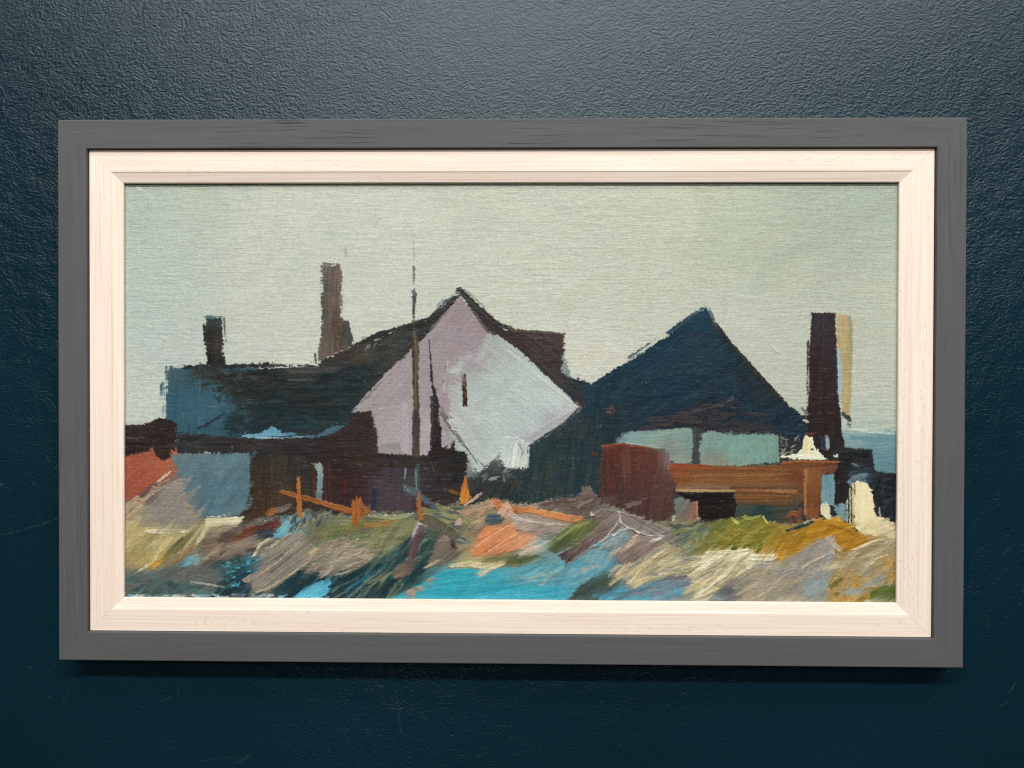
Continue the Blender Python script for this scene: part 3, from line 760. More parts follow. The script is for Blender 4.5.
# ---- lower left building
dab([(177, 432), (200, 433), (240, 438), (300, 441), (340, 432), (352, 418), (362, 412), (371, 411), (376, 430), (379, 453), (430, 458), (466, 452), (467, 470), (466, 486), (456, 506), (420, 512), (370, 510), (330, 515), (300, 515), (250, 524), (240, 520), (248, 456), (177, 454)],
    [(200, 442, (46, 45, 47)), (240, 445, (46, 43, 44)), (300, 445, (46, 41, 42)), (360, 430, (54, 40, 39)), (358, 446, (52, 46, 43)), (400, 460, (50, 42, 42)), (340, 465, (50, 38, 37)), (350, 490, (58, 40, 42)), (385, 495, (74, 62, 70)), (410, 480, (66, 58, 64)), (450, 470, (46, 40, 42)), (440, 490, (54, 46, 48)), (280, 470, (50, 46, 44)), (300, 480, (52, 48, 46)), (275, 500, (66, 50, 40)), (255, 490, (56, 48, 38)), (460, 460, (42, 38, 40))],
    0, f=.8, rough=1.6, dry=2, st=7, h=.3, fill=.22)
scatter([(180, 434), (240, 438), (320, 440), (320, 450), (180, 452)], [(54, 50, 52), (42, 40, 42), (48, 56, 60), (60, 54, 54)], 30, 26, 4, 0, 8, dry=.65, h=.3, seed=17, op=.7)
scatter([(430, 440), (446, 446), (466, 452), (465, 480), (430, 476)], [(40, 36, 38), (58, 52, 52), (34, 32, 34)], 16, 16, 5, 60, 40, dry=.5, h=.4, seed=18)
dab([(428, 452), (432, 440), (446, 448), (467, 450), (470, 456), (467, 474), (440, 474), (428, 468)], (42, 38, 38), 0, f=.8, rough=1.6, dry=2.5, st=8, h=.3)
# blue glimpses under the roof
dab([(239, 438), (246, 432), (252, 434), (258, 434), (264, 430), (272, 426), (279, 430), (286, 433), (292, 431), (298, 435), (318, 435), (312, 438), (280, 437), (258, 439)], [(250, 436, (104, 160, 188)), (272, 432, (96, 154, 184)), (300, 436, (60, 104, 124))], 8, f=.6, rough=1.5, dry=1.6, st=10, h=.5, fill=.5)
stroke([(258, 438), (282, 438), (306, 437)], 1.6, (150, 178, 190), dry=.85, st=20, h=.5)
stroke([(318, 436), (332, 430), (348, 422)], [3, 9, 5], (66, 102, 122), dry=.7, st=8, h=.25)
# blue wall
dab([(172, 456), (180, 452), (210, 453), (251, 452), (250, 480), (251, 500), (244, 514), (232, 518), (206, 518), (196, 520), (186, 500), (176, 476)],
    [(190, 460, (98, 122, 130)), (230, 458, (96, 128, 140)), (200, 480, (84, 116, 132)), (230, 490, (80, 118, 138)), (215, 505, (80, 112, 128)), (190, 500, (96, 116, 124)), (246, 480, (78, 106, 122))],
    70, f=1.2, rough=1.8, dry=4, st=6, h=.3, fill=.35)
scatter([(182, 458), (248, 456), (246, 510), (200, 512)], [(88, 122, 138), (76, 112, 132), (104, 132, 142), (84, 110, 124)], 36, 26, 8, 55, 35, dry=.6, st=5, h=.35, seed=19, op=.6)
stroke([(204, 452), (212, 454)], 2, (160, 170, 172), dry=.4, h=.6)
stroke([(248, 458), (250, 500)], 3, (96, 122, 134), dry=.7, h=.3)
# doorway, stripe, marks
dab([(252, 462), (262, 456), (310, 456), (314, 470), (313, 502), (280, 512), (262, 520), (246, 524), (252, 500)], [(270, 470, (58, 52, 46)), (300, 480, (52, 48, 44)), (262, 500, (66, 52, 38)), (285, 500, (72, 54, 44))], 88, f=1.2, rough=1.6, dry=3, st=8, h=.25, fill=.25)
dab([(312, 464), (321, 462), (324, 468), (322, 500), (316, 500), (317, 472)], [(318, 466, (134, 158, 160)), (319, 485, (116, 142, 150)), (319, 498, (96, 112, 116))], 88, f=.7, rough=1, dry=1.5, st=8, h=.5, fill=.5)
stroke([(314, 464), (314.5, 500)], 2, (84, 54, 34), dry=.3, h=.3)
stroke([(327, 462), (328, 500)], 8, (64, 42, 42), dry=.3, st=8, h=.2)
stroke([(345, 482), (343, 502)], 4, (92, 34, 34), dry=.6, h=.3, op=.8)
stroke([(375, 488), (373, 512)], 6, (44, 42, 76), dry=.55, h=.3, op=.9)
dab([(380, 470), (405, 460), (416, 480), (414, 512), (385, 512)], [(395, 480, (66, 60, 66)), (398, 500, (82, 66, 74))], 80, f=2, rough=2, dry=5, st=7, h=.3, op=.8)
stroke([(406, 468), (404, 480)], 2, (116, 126, 128), dry=.6, h=.4)
stroke([(417, 462), (417, 478), (418, 502)], [4, 6, 6], (72, 84, 88), dry=.5, st=8, h=.3, op=.85)
stroke([(416, 470), (417, 500)], 1.4, (106, 124, 128), dry=.4, h=.3)
stroke([(396, 466), (430, 458)], 5, (50, 44, 36), dry=.5, h=.3)
stroke([(430, 462), (437, 476)], 2, (70, 66, 64), dry=.4, h=.3, op=.7)
# bush beside the gable
dab([(464, 478), (474, 473), (486, 471), (494, 464), (500, 460), (504, 464), (508, 471), (520, 472), (525, 490), (500, 506), (470, 506)], [(500, 462, (84, 90, 90)), (490, 475, (54, 58, 58)), (500, 490, (46, 54, 54)), (475, 495, (48, 50, 50))], 60, f=1, rough=3, dry=5, st=10, h=.3)
scatter([(484, 466), (500, 454), (510, 466), (505, 478), (485, 480)], [(120, 126, 126), (64, 70, 72), (140, 146, 144), (90, 95, 95)], 18, 9, 3, 50, 30, dry=.7, h=.4, seed=20)

dab([(503, 438), (516, 436), (530, 444), (528, 456), (527, 465), (521, 469), (512, 466), (506, 468), (502, 462), (499, 452)], [(510, 445, (186, 196, 192)), (524, 450, (192, 200, 198)), (512, 462, (204, 212, 206)), (524, 465, (206, 212, 206))], 80, f=.8, rough=2.2, dry=2.5, st=9, h=.9, fill=.8)
stroke([(516, 446), (513, 467)], 4, (214, 220, 214), dry=.3, h=1.1)
stroke([(519, 444), (523, 452), (520, 460)], 2.5, (150, 156, 154), dry=.7, h=.3)
stroke([(472, 462), (474, 474)], 4, (170, 176, 174), dry=.8, h=.5)
dab([(474, 476), (484, 467), (491, 461), (497, 456), (501, 460), (503, 468), (509, 476)], [(497, 458, (110, 116, 115)), (494, 467, (70, 75, 75)), (490, 474, (54, 59, 59))], 60, f=2, rough=2.5, dry=5, st=12, h=.3)
# ---- right cottage: wall, windows, stores
dab([(612, 446), (622, 432), (692, 427), (700, 430), (778, 433), (786, 440), (838, 440), (840, 470), (668, 470), (640, 452)], [(640, 440, (96, 110, 112)), (700, 450, (64, 66, 70)), (790, 450, (48, 50, 52)), (740, 440, (70, 80, 82))], 0, f=.8, rough=1.2, dry=2, st=8, h=.25)
dab([(618, 441), (624, 434), (632, 431), (660, 431), (680, 428), (690, 427), (693, 433), (693, 455), (692, 464), (680, 464), (670, 462), (664, 450), (640, 446), (617, 443)],
    [(630, 437, (128, 160, 156)), (655, 436, (134, 162, 154)), (680, 434, (128, 156, 148)), (690, 445, (118, 144, 138)), (680, 458, (138, 146, 138)), (668, 448, (130, 140, 134)), (622, 441, (110, 146, 150))],
    3, f=.7, rough=1.0, dry=1.6, st=6, h=.4, fill=.5)
stroke([(624, 444), (642, 446), (660, 448)], 3, (150, 162, 154), dry=.5, h=.4)
dab([(693, 427), (700, 428), (699, 445), (698, 468), (694, 468), (694, 445)], (62, 64, 68), 88, f=.7, rough=.8, dry=1.2, st=8, h=.25)
dab([(701, 433), (712, 430), (726, 434), (760, 434), (779, 434), (780, 448), (781, 463), (762, 464), (740, 466), (700, 466), (699, 448)],
    [(706, 440, (120, 156, 152)), (716, 450, (128, 142, 134)), (716, 462, (136, 134, 120)), (735, 445, (122, 164, 156)), (760, 448, (120, 158, 148)), (776, 450, (112, 148, 140)), (740, 462, (124, 150, 142))],
    86, f=.7, rough=1.0, dry=1.5, st=5, h=.4, fill=.5)
scatter([(724, 437), (778, 437), (778, 462), (724, 462)], [(124, 164, 154), (114, 152, 144), (126, 158, 150)], 18, 18, 8, 70, 30, dry=.6, st=4, h=.35, seed=21, op=.6)
stroke([(779, 434), (781, 463)], 2.5, (58, 60, 58), dry=.4, h=.3)
scatter([(782, 437), (800, 437), (797, 455), (782, 457)], [(44, 44, 46), (120, 122, 118), (64, 62, 62), (150, 150, 140)], 22, 8, 2, 60, 60, dry=.5, h=.5, seed=22)
# tall chimney on the right, with a tan strip down its side
dab([(811, 313), (836, 313), (837, 340), (838, 375), (840, 408), (844, 438), (847, 462), (842, 470), (806, 470), (806, 430), (807, 400), (809, 350)],
    [(820, 320, (54, 46, 52)), (828, 345, (52, 42, 46)), (818, 380, (50, 38, 38)), (826, 410, (46, 36, 38)), (835, 430, (44, 36, 36)), (836, 460, (42, 36, 36))],
    88, f=.6, rough=.9, dry=1.3, st=6, h=.3, fill=.25)
stroke([(811, 314), (836, 314)], 2.5, (52, 46, 44), dry=.4, h=.4)
stroke([(808, 340), (807, 405)], 2, (60, 52, 52), dry=.75, h=.4)
stroke([(808.5, 372), (809, 396)], 1.4, (150, 150, 146), dry=.6, h=.4)
dab([(837, 314), (848, 314), (853, 321), (853, 350), (852, 385), (850, 416), (842, 414), (840, 385), (837, 350)], [(843, 320, (184, 164, 124)), (844, 350, (180, 158, 116)), (845, 390, (182, 162, 122))], 88, f=.7, rough=.8, dry=1, st=9, h=.35, fill=.3)
stroke([(850, 316), (850.5, 345), (848, 405)], [3, 3, 3], (150, 148, 126), dry=.8, st=8, h=.3)
stroke([(839, 350), (840, 380), (839, 405)], [2, 4, 3], (158, 182, 192), dry=.5, st=8, h=.4)
stroke([(836.5, 355), (837, 395)], 1.6, (44, 62, 84), dry=.4, h=.3)
stroke([(842, 412), (850, 420), (846, 440)], 5, (60, 64, 68), dry=1.0, st=14, h=.3)
stroke([(808, 415), (802, 408), (796, 406)], [4, 3, 2], (110, 108, 104), dry=.9, st=10, h=.3)
stroke([(803, 420), (808, 422)], 2.4, (196, 170, 164), dry=.2, h=.7)
dab([(836, 446), (872, 450), (875, 470), (905, 474), (905, 545), (850, 540), (815, 530), (815, 500)], (46, 46, 48), 0, f=.8, rough=1, dry=1, st=5, h=.2)
# far right dark walls
dab([(838, 450), (846, 448), (850, 450), (862, 448), (871, 449), (873, 462), (874, 471), (886, 473), (905, 474), (905, 528), (886, 520), (874, 500), (862, 488), (850, 486), (847, 504), (835, 508), (834, 470)],
    [(845, 460, (34, 34, 36)), (862, 456, (36, 38, 42)), (860, 475, (50, 66, 80)), (885, 490, (32, 36, 42)), (892, 510, (34, 40, 46)), (840, 490, (34, 30, 34))], 0, f=.7, rough=1.6, dry=2, st=8, h=.35, fill=.3)
scatter([(846, 466), (872, 470), (868, 486), (850, 484)], [(86, 112, 128), (60, 80, 96), (110, 132, 144)], 16, 12, 3, 25, 30, dry=.7, h=.4, seed=23)
scatter([(876, 480), (896, 478), (896, 515), (882, 508)], [(54, 70, 78), (30, 34, 40), (44, 52, 58)], 12, 16, 3, 70, 30, dry=.75, h=.3, seed=24)
stroke([(852, 464), (858, 466)], 2, (96, 116, 116), dry=.2, h=.5)
dab([(832, 470), (843, 464), (846, 480), (846, 504), (834, 506)], (38, 34, 36), 88, f=.8, rough=1, dry=1.5, st=6, h=.3)
# white chimney pot, little lights
dab([(802, 440), (806, 436), (812, 437), (814, 446), (819, 452), (826, 457), (824, 460), (808, 459), (794, 460), (786, 458), (798, 453), (801, 447)], [(806, 442, (236, 230, 204)), (806, 450, (232, 222, 180)), (812, 456, (236, 234, 218)), (796, 457, (224, 222, 206))], 85, f=.6, rough=1.2, dry=1.2, st=10, h=1.1, fill=.9)
stroke([(806, 439), (806, 452)], 3, (232, 212, 150), dry=.3, h=.8)
stroke([(780, 457), (792, 456), (804, 457)], [2, 3, 3], (226, 224, 208), dry=.3, st=10, h=1)
stroke([(798, 460), (814, 459), (826, 459)], 2.6, (214, 212, 198), dry=.4, st=10, h=1)
stroke([(810, 449), (814, 450)], 2, (110, 108, 96), dry=.3, h=.4)
stroke([(827, 437), (827.5, 449)], 4, (146, 162, 176), dry=.3, h=.6)
stroke([(822, 436), (823, 450)], 4, (40, 48, 62), dry=.2, h=.3)
stroke([(834, 457), (838, 455)], 3, (220, 220, 214), dry=.1, h=1)
stroke([(806, 434), (813, 434)], 2, (118, 52, 44), dry=.3, h=.5)
# orange store
dab([(668, 464), (690, 466), (720, 466), (760, 465), (782, 463), (796, 461), (815, 462), (838, 461), (838, 468), (833, 474), (822, 474), (818, 490), (800, 505), (790, 522), (735, 524), (735, 494), (700, 492), (668, 491)],
    [(675, 467, (138, 70, 43)), (690, 475, (131, 79, 45)), (720, 470, (124, 77, 47)), (740, 478, (135, 88, 50)), (770, 475, (127, 82, 50)), (700, 487, (135, 93, 65)), (760, 485, (131, 84, 45)), (795, 475, (115, 70, 45)), (820, 466, (118, 72, 45)), (760, 497, (122, 79, 45)), (750, 504, (95, 73, 54)), (780, 502, (100, 72, 48)), (760, 513, (48, 66, 68)), (785, 515, (52, 64, 64)), (740, 517, (50, 66, 62)), (830, 465, (99, 63, 43))],
    0, f=.7, rough=1.0, dry=1.5, st=8, h=.4, fill=.45, ln=45)
for q, (yy, cc) in enumerate([(471, (118, 73, 47)), (475, (142, 93, 54)), (480, (131, 88, 48)), (485, (120, 82, 52)), (497, (131, 82, 41)), (500, (109, 75, 45))]):
    stroke([(690 + 8 * q, yy + .5), (740, yy), (792, yy - .5)], [3, 4, 3], cc, dry=.5, st=8, h=.4, op=.8)
stroke([(668, 466), (690, 466), (714, 468)], 5, (144, 72, 41), dry=.4, st=8, h=.5)
stroke([(668, 490), (700, 491), (735, 491)], [2.5, 2.5, 2.5], (176, 142, 103), dry=.2, st=8, h=.8)
stroke([(736, 490), (766, 491), (796, 492)], [3, 3, 3.5], (153, 99, 62), dry=.2, st=8, h=.8)
stroke([(668, 487), (735, 487)], 4, (126, 100, 78), dry=.5, st=8, h=.4)
stroke([(730, 488), (792, 488)], 3, (104, 70, 47), dry=.4, st=8, h=.3)
stroke([(782, 463), (800, 461), (838, 462)], 3, (144, 88, 52), dry=.4, st=8, h=.6)
dab([(734, 503), (790, 506), (792, 524), (735, 526)], [(745, 508, (66, 74, 66)), (760, 516, (40, 62, 66)), (785, 512, (70, 70, 60))], 0, f=2, rough=1, dry=2, st=6, h=.25)
dab([(803, 472), (808, 468), (820, 468), (822, 490), (819, 518), (806, 520), (803, 500)], [(806, 480, (144, 93, 56)), (813, 490, (126, 77, 48)), (818, 500, (115, 70, 43)), (808, 514, (129, 81, 50))], 88, f=.6, rough=.8, dry=1, st=9, h=.6, fill=.7)
stroke([(806, 471), (805, 490), (805, 516)], [3, 2.4, 2.4], (167, 109, 69), dry=.25, h=.8)
stroke([(794, 470), (804, 482)], 10, (113, 64, 41), dry=.5, st=8, h=.4)
stroke([(787, 517), (792, 513), (797, 514), (799, 522)], [3, 4, 5, 4], (135, 79, 52), dry=.3, h=.8)
stroke([(790, 518), (791, 530)], 3, (126, 72, 50), dry=.3, h=.6)
stroke([(800, 508), (799, 520)], 5, (109, 72, 54), dry=.4, h=.5)
# dark opening and crate
dab([(676, 492), (690, 494), (700, 492), (734, 492), (736, 504), (735, 520), (720, 523), (700, 524), (697, 506), (684, 499)], (34, 27, 27), 0, f=.6, rough=1, dry=1.2, st=4, h=.3)
dab([(674, 500), (680, 497), (697, 502), (698, 520), (692, 528), (674, 522)], [(680, 505, (110, 122, 120)), (684, 515, (112, 104, 98)), (692, 512, (134, 96, 84)), (694, 524, (168, 118, 96))], 60, f=.8, rough=1, dry=1.5, st=8, h=.5, fill=.5)
stroke([(697, 502), (697, 520), (693, 527)], 2.2, (190, 128, 96), dry=.3, h=.7)
# red brown box
dab([(602, 447), (612, 443), (640, 446), (662, 450), (669, 458), (670, 470), (676, 482), (674, 500), (672, 518), (650, 524), (610, 508), (598, 500), (600, 470)],
    [(615, 447, (94, 50, 38)), (645, 449, (98, 54, 40)), (608, 470, (74, 46, 42)), (628, 465, (90, 54, 47)), (650, 465, (86, 50, 45)), (635, 485, (84, 52, 48)), (612, 490, (76, 52, 50)), (660, 485, (88, 60, 54)), (660, 510, (78, 54, 52)), (620, 500, (74, 54, 54)), (667, 460, (116, 90, 90))],
    86, f=.8, rough=1, dry=1.8, st=8, h=.35, fill=.4)
stroke([(626, 452), (627, 486)], 9, (102, 62, 54), dry=.55, st=10, h=.3, op=.8)
stroke([(612, 450), (609, 492)], 8, (86, 46, 40), dry=.4, st=8, h=.3, op=.8)
stroke([(645, 454), (652, 486)], 12, (92, 50, 45), dry=.5, st=8, h=.3, op=.7)
stroke([(667, 452), (669, 470)], 4, (122, 100, 104), dry=.55, h=.4)
dab([(655, 488), (664, 484), (678, 482), (674, 500), (672, 522), (650, 524), (650, 505)], (82, 58, 54), 75, f=1.5, rough=1.2, dry=2, st=8, h=.4)
stroke([(625, 506), (640, 502), (650, 497)], [4, 6, 4], (108, 90, 88), dry=.7, st=8, h=.4)
stroke([(602, 446), (622, 444), (650, 448)], 2.4, (130, 66, 46), dry=.5, h=.4)
stroke([(592, 454), (600, 454)], 4, (104, 54, 42), dry=.6, h=.3)
stroke([(596, 500), (618, 498)], 6, (88, 66, 62), dry=.5, h=.4)
# blue slit, cream tower
dab([(821, 474), (834, 474), (835, 490), (834, 506), (821, 506)], [(828, 480, (104, 144, 160)), (826, 495, (116, 154, 168))], 88, f=.7, rough=.8, dry=1.2, st=7, h=.4, fill=.5)
dab([(833, 505), (846, 502), (848, 522), (836, 520)], (112, 148, 158), 88, f=.8, rough=1, dry=2, st=8, h=.4)
dab([(820, 506), (826, 502), (830, 508), (832, 520), (831, 527), (826, 518), (821, 514)], [(825, 508, (222, 214, 184)), (829, 518, (228, 218, 186))], 80, f=.6, rough=1, dry=1, st=8, h=.9, fill=.9)
dab([(851, 483), (858, 481), (869, 483), (872, 490), (874, 504), (875, 515), (884, 517), (898, 525), (905, 530), (905, 540), (888, 542), (872, 543), (860, 534), (854, 526), (852, 510)],
    [(856, 490, (240, 220, 178)), (866, 490, (248, 232, 194)), (860, 510, (246, 224, 182)), (870, 510, (248, 230, 190)), (870, 528, (226, 210, 164)), (890, 528, (226, 210, 170)), (885, 537, (212, 194, 152)), (897, 533, (222, 204, 168))],
    86, f=.6, rough=1.0, dry=1.3, st=8, h=.8, fill=.85)
stroke([(853, 487), (853, 528)], 2, (210, 198, 156), dry=.4, h=.9)
stroke([(850, 488), (850, 530)], 1.3, (224, 216, 180), dry=.35, h=.7)
stroke([(847, 500), (847.5, 532)], 1.4, (208, 210, 196), dry=.45, h=.7)
stroke([(879, 508), (880, 518)], 1.4, (190, 190, 180), dry=.4, h=.7)
stroke([(854, 484), (855, 494)], 1.6, (120, 108, 70), dry=.3, h=.3)

# ---- foreground ground: warm grey bed first
GR = [(130, 510, (176, 154, 120)), (150, 510, (150, 138, 124)), (180, 500, (142, 134, 124)), (150, 545, (180, 162, 114)), (130, 560, (172, 154, 116)), (190, 530, (150, 136, 104)), (130, 580, (84, 100, 98)), (180, 580, (92, 96, 94)), (220, 545, (112, 94, 82)), (240, 585, (38, 60, 70)),
      (270, 540, (120, 110, 98)), (290, 525, (100, 140, 150)), (300, 580, (30, 56, 66)), (340, 530, (118, 122, 88)), (380, 535, (116, 118, 84)), (350, 560, (140, 128, 114)), (340, 585, (32, 58, 66)), (400, 570, (40, 62, 64)), (430, 540, (76, 86, 78)), (450, 525, (112, 112, 84)),
      (480, 525, (150, 130, 104)), (500, 540, (206, 124, 88)), (470, 560, (170, 156, 120)), (520, 555, (120, 116, 86)), (450, 585, (72, 160, 190)), (540, 580, (78, 164, 192)), (540, 520, (160, 142, 130)), (580, 510, (104, 88, 82)), (580, 540, (108, 112, 70)), (560, 560, (110, 150, 160)),
      (600, 565, (90, 150, 170)), (640, 545, (136, 120, 112)), (600, 590, (64, 84, 82)), (650, 570, (176, 158, 124)), (650, 592, (96, 150, 172)), (690, 540, (130, 124, 96)), (700, 560, (196, 180, 142)), (720, 530, (120, 118, 56)), (720, 590, (140, 136, 130)), (770, 530, (140, 122, 50)),
      (780, 545, (166, 124, 44)), (830, 530, (186, 134, 40)), (780, 580, (156, 144, 124)), (820, 555, (154, 146, 138)), (820, 590, (150, 146, 132)), (860, 560, (160, 136, 96)), (885, 550, (170, 150, 118)), (880, 590, (110, 110, 56)), (850, 585, (164, 128, 80)), (850, 530, (190, 140, 50))]
GREDGE = [(120, 506), (145, 496), (168, 478), (180, 480), (192, 512), (206, 520), (246, 522), (262, 518), (300, 512), (340, 514), (400, 512), (440, 508), (466, 500), (500, 506), (530, 503), (580, 494), (592, 488), (600, 500), (650, 520), (676, 518), (700, 522), (735, 518), (790, 524), (815, 518), (845, 522), (858, 532), (905, 538), (905, 615), (115, 615)]
dab(GREDGE, GR, 25, f=1.5, rough=3, dry=4, st=10, h=.35, fill=.4)
def patch_cols(*c):
    return list(c)
# left slope
scatter([(122, 506), (150, 492), (178, 482), (196, 518), (180, 532), (125, 524)], [(150, 140, 130), (136, 128, 120), (160, 146, 126), (128, 116, 112)], 34, 30, 8, 42, 12, dry=.55, st=9, h=.5, seed=30, op=.85)
dab([(150, 506), (165, 490), (178, 486), (186, 505), (200, 522), (170, 530), (150, 522)], (142, 134, 128), 40, f=3, rough=3, dry=6, st=8, h=.4, op=.8)
stroke([(123, 510), (138, 500), (152, 488)], [7, 7, 4], (172, 150, 122), dry=.4, st=12, h=.6)
stroke([(128, 518), (142, 504), (154, 494)], [3, 4, 2], (188, 166, 128), dry=.4, st=12, h=.7)
stroke([(150, 489), (160, 480), (171, 472)], [2.5, 3, 2], (206, 184, 156), dry=.2, h=.9)
stroke([(140, 497), (152, 486), (160, 480)], 6, (104, 74, 72), dry=.7, st=14, h=.5)
stroke([(146, 503), (165, 488)], 5, (120, 98, 98), dry=.65, st=14, h=.5)
stroke([(138, 500), (146, 504)], 2.5, (168, 120, 112), dry=.3, h=.6)
dab([(120, 520), (140, 523), (165, 528), (200, 530), (190, 545), (172, 560), (150, 570), (120, 566)], [(130, 530, (184, 166, 116)), (160, 540, (188, 170, 120)), (140, 560, (176, 156, 104)), (185, 535, (170, 156, 116))], 35, f=2, rough=2.5, dry=4, st=10, h=.45, fill=.5)
scatter([(122, 522), (190, 530), (180, 552), (124, 566)], [(190, 172, 124), (168, 150, 104), (200, 184, 140), (150, 138, 96)], 30, 24, 5, 32, 14, dry=.55, st=9, h=.5, seed=31, op=.8)
stroke([(146, 531), (165, 532), (188, 531)], [3, 5, 3], (218, 208, 176), dry=.4, st=10, h=.8)
stroke([(172, 538), (158, 553), (150, 566)], [4, 5, 4], (206, 182, 126), dry=.35, st=12, h=.8)
stroke([(196, 530), (180, 545), (158, 563)], [5, 9, 6], (128, 116, 74), dry=.35, st=14, h=.6)
stroke([(184, 538), (170, 548)], 3, (84, 86, 66), dry=.5, h=.4)
stroke([(162, 560), (152, 567)], [5, 6], (206, 156, 72), dry=.15, h=.8)
stroke([(148, 566), (138, 572)], [3, 2], (222, 214, 190), dry=.3, h=.9)
stroke([(200, 540), (182, 556), (166, 566)], [3, 4, 3], (160, 118, 78), dry=.55, h=.5)
dab([(176, 566), (184, 557), (196, 554), (206, 560), (200, 566), (184, 568)], [(184, 562, (106, 160, 182)), (200, 562, (130, 160, 156))], 20, f=1, rough=2, dry=3, st=10, h=.5)
# cream blocks
dab([(205, 518), (222, 516), (243, 517), (242, 523), (237, 529), (228, 526), (212, 528), (206, 526)], [(215, 520, (216, 204, 170)), (235, 520, (222, 212, 180)), (228, 526, (206, 192, 160))], 4, f=.7, rough=1.8, dry=1.5, st=10, h=.9, fill=.9)
stroke([(207, 524), (203, 535), (196, 545)], [4, 5, 3], (208, 196, 160), dry=.3, st=10, h=.9)
stroke([(203, 526), (192, 540), (182, 552)], [2, 3, 2], (190, 176, 136), dry=.45, h=.7)
dab([(206, 532), (224, 528), (240, 532), (258, 534), (262, 545), (244, 556), (222, 562), (204, 552)], [(215, 540, (124, 106, 90)), (230, 545, (110, 90, 80)), (250, 542, (140, 122, 110)), (220, 556, (96, 84, 74))], 25, f=2, rough=3, dry=5, st=14, h=.5)
scatter([(205, 532), (260, 532), (250, 556), (208, 560)], [(150, 132, 114), (94, 72, 64), (168, 150, 126), (120, 102, 90), (80, 70, 66)], 30, 16, 4, 30, 20, dry=.55, st=10, h=.6, seed=32)
stroke([(214, 532), (230, 530)], 3, (186, 172, 146), dry=.6, h=.7)
stroke([(246, 546), (232, 552), (222, 560)], 8, (136, 120, 106), dry=.4, st=10, h=.5)
# maroon and navy blots
dab([(232, 540), (244, 528), (262, 522), (280, 516), (284, 524), (272, 534), (252, 540), (238, 544)], [(245, 535, (112, 64, 48)), (265, 526, (92, 52, 46)), (278, 522, (110, 56, 48))], 28, f=1.2, rough=2, dry=3, st=12, h=.4)
dab([(253, 534), (260, 528), (272, 527), (277, 533), (272, 539), (256, 539)], (58, 64, 78), 20, f=1, rough=2, dry=2, st=10, h=.4)
stroke([(268, 514), (282, 509), (290, 506)], [6, 7, 4], (108, 100, 92), dry=.4, st=12, h=.4)
stroke([(268, 514), (276, 509)], 7, (150, 92, 54), dry=.4, h=.5)
dab([(272, 537), (280, 525), (284, 520), (292, 519), (294, 526), (300, 530), (290, 537), (278, 540)], [(284, 524, (108, 186, 204)), (276, 537, (80, 176, 204)), (292, 530, (124, 170, 176))], 50, f=.8, rough=2, dry=2.2, st=14, h=.6)
scatter([(286, 516), (306, 512), (306, 528), (292, 534)], [(150, 158, 150), (90, 110, 112), (60, 74, 76), (120, 150, 156)], 14, 12, 3, 65, 20, dry=.5, h=.5, seed=33)
# dark water under the bank, left
dab([(120, 572), (150, 568), (180, 566), (215, 570), (235, 580), (240, 604), (120, 604)], [(135, 580, (74, 98, 98)), (160, 590, (80, 96, 96)), (190, 575, (96, 98, 96)), (220, 582, (90, 92, 90)), (150, 572, (96, 104, 96))], 12, f=2, rough=3, dry=5, st=10, h=.35)
scatter([(122, 572), (230, 572), (225, 596), (122, 598)], [(70, 96, 98), (92, 96, 94), (108, 108, 104), (56, 76, 80), (84, 112, 112)], 46, 26, 6, 12, 18, dry=.6, st=8, h=.4, seed=34, op=.8)
dab([(205, 562), (230, 556), (256, 552), (262, 570), (248, 588), (262, 598), (300, 598), (300, 606), (190, 606), (214, 590), (222, 575)], [(230, 562, (66, 84, 82)), (245, 575, (36, 66, 78)), (235, 592, (34, 54, 62)), (280, 600, (30, 52, 62)), (255, 560, (70, 130, 150))], 20, f=2, rough=3, dry=5, st=12, h=.35)
scatter([(222, 562), (256, 556), (246, 588), (224, 590)], [(84, 176, 202), (60, 136, 160), (34, 60, 70), (28, 50, 60), (30, 56, 64), (100, 172, 190)], 80, 5, 1.5, 15, 40, dry=.75, h=.6, seed=35)
dab([(244, 562), (248, 557), (253, 555), (253, 562), (247, 566)], (98, 178, 202), 30, f=.8, rough=2.5, dry=4, st=10, h=.6)
stroke([(190, 582), (206, 584), (224, 587)], [2, 2, 1.6], (164, 162, 148), dry=.3, h=.8)
stroke([(180, 572), (200, 576), (222, 580)], 7, (104, 104, 100), dry=.45, h=.4)
# the big taupe knife stroke
dab([(270, 600), (292, 590), (322, 566), (336, 560), (345, 575), (330, 590), (310, 602)], [(290, 595, (24, 50, 60)), (320, 575, (26, 54, 64)), (335, 585, (30, 58, 66))], 30, f=1.5, rough=2, dry=3, st=8, h=.3)
dab([(262, 552), (270, 545), (290, 533), (302, 532), (312, 545), (322, 551), (308, 564), (290, 578), (272, 590), (260, 594), (252, 592), (250, 584), (242, 580), (248, 575), (258, 572)],
    [(290, 545, (150, 140, 128)), (275, 565, (138, 128, 118)), (255, 580, (146, 134, 124)), (262, 590, (150, 136, 122)), (305, 552, (146, 134, 122)), (285, 572, (132, 122, 114))],
    36, f=.7, rough=1.6, dry=1.3, st=17, h=.9, fill=.95, ln=50, wd=1.3)
stroke([(256, 593), (272, 587), (292, 574), (310, 560), (322, 550)], [1.6, 1.8, 1.4, 1.2, 1], (196, 176, 150), dry=.35, h=1.2)
stroke([(270, 573), (290, 557), (306, 546)], 2, (104, 98, 92), dry=.5, h=.2)
stroke([(276, 560), (290, 553)], 5, (108, 108, 98), dry=.65, h=.2)
stroke([(256, 578), (280, 560), (300, 542)], 1.6, (172, 160, 146), dry=.4, h=.9)
stroke([(254, 556), (260, 545), (270, 538)], [2, 3, 2], (214, 196, 168), dry=.5, h=.8)
stroke([(228, 548), (244, 542), (256, 537)], [7, 9, 6], (146, 130, 118), dry=.4, st=12, h=.6)
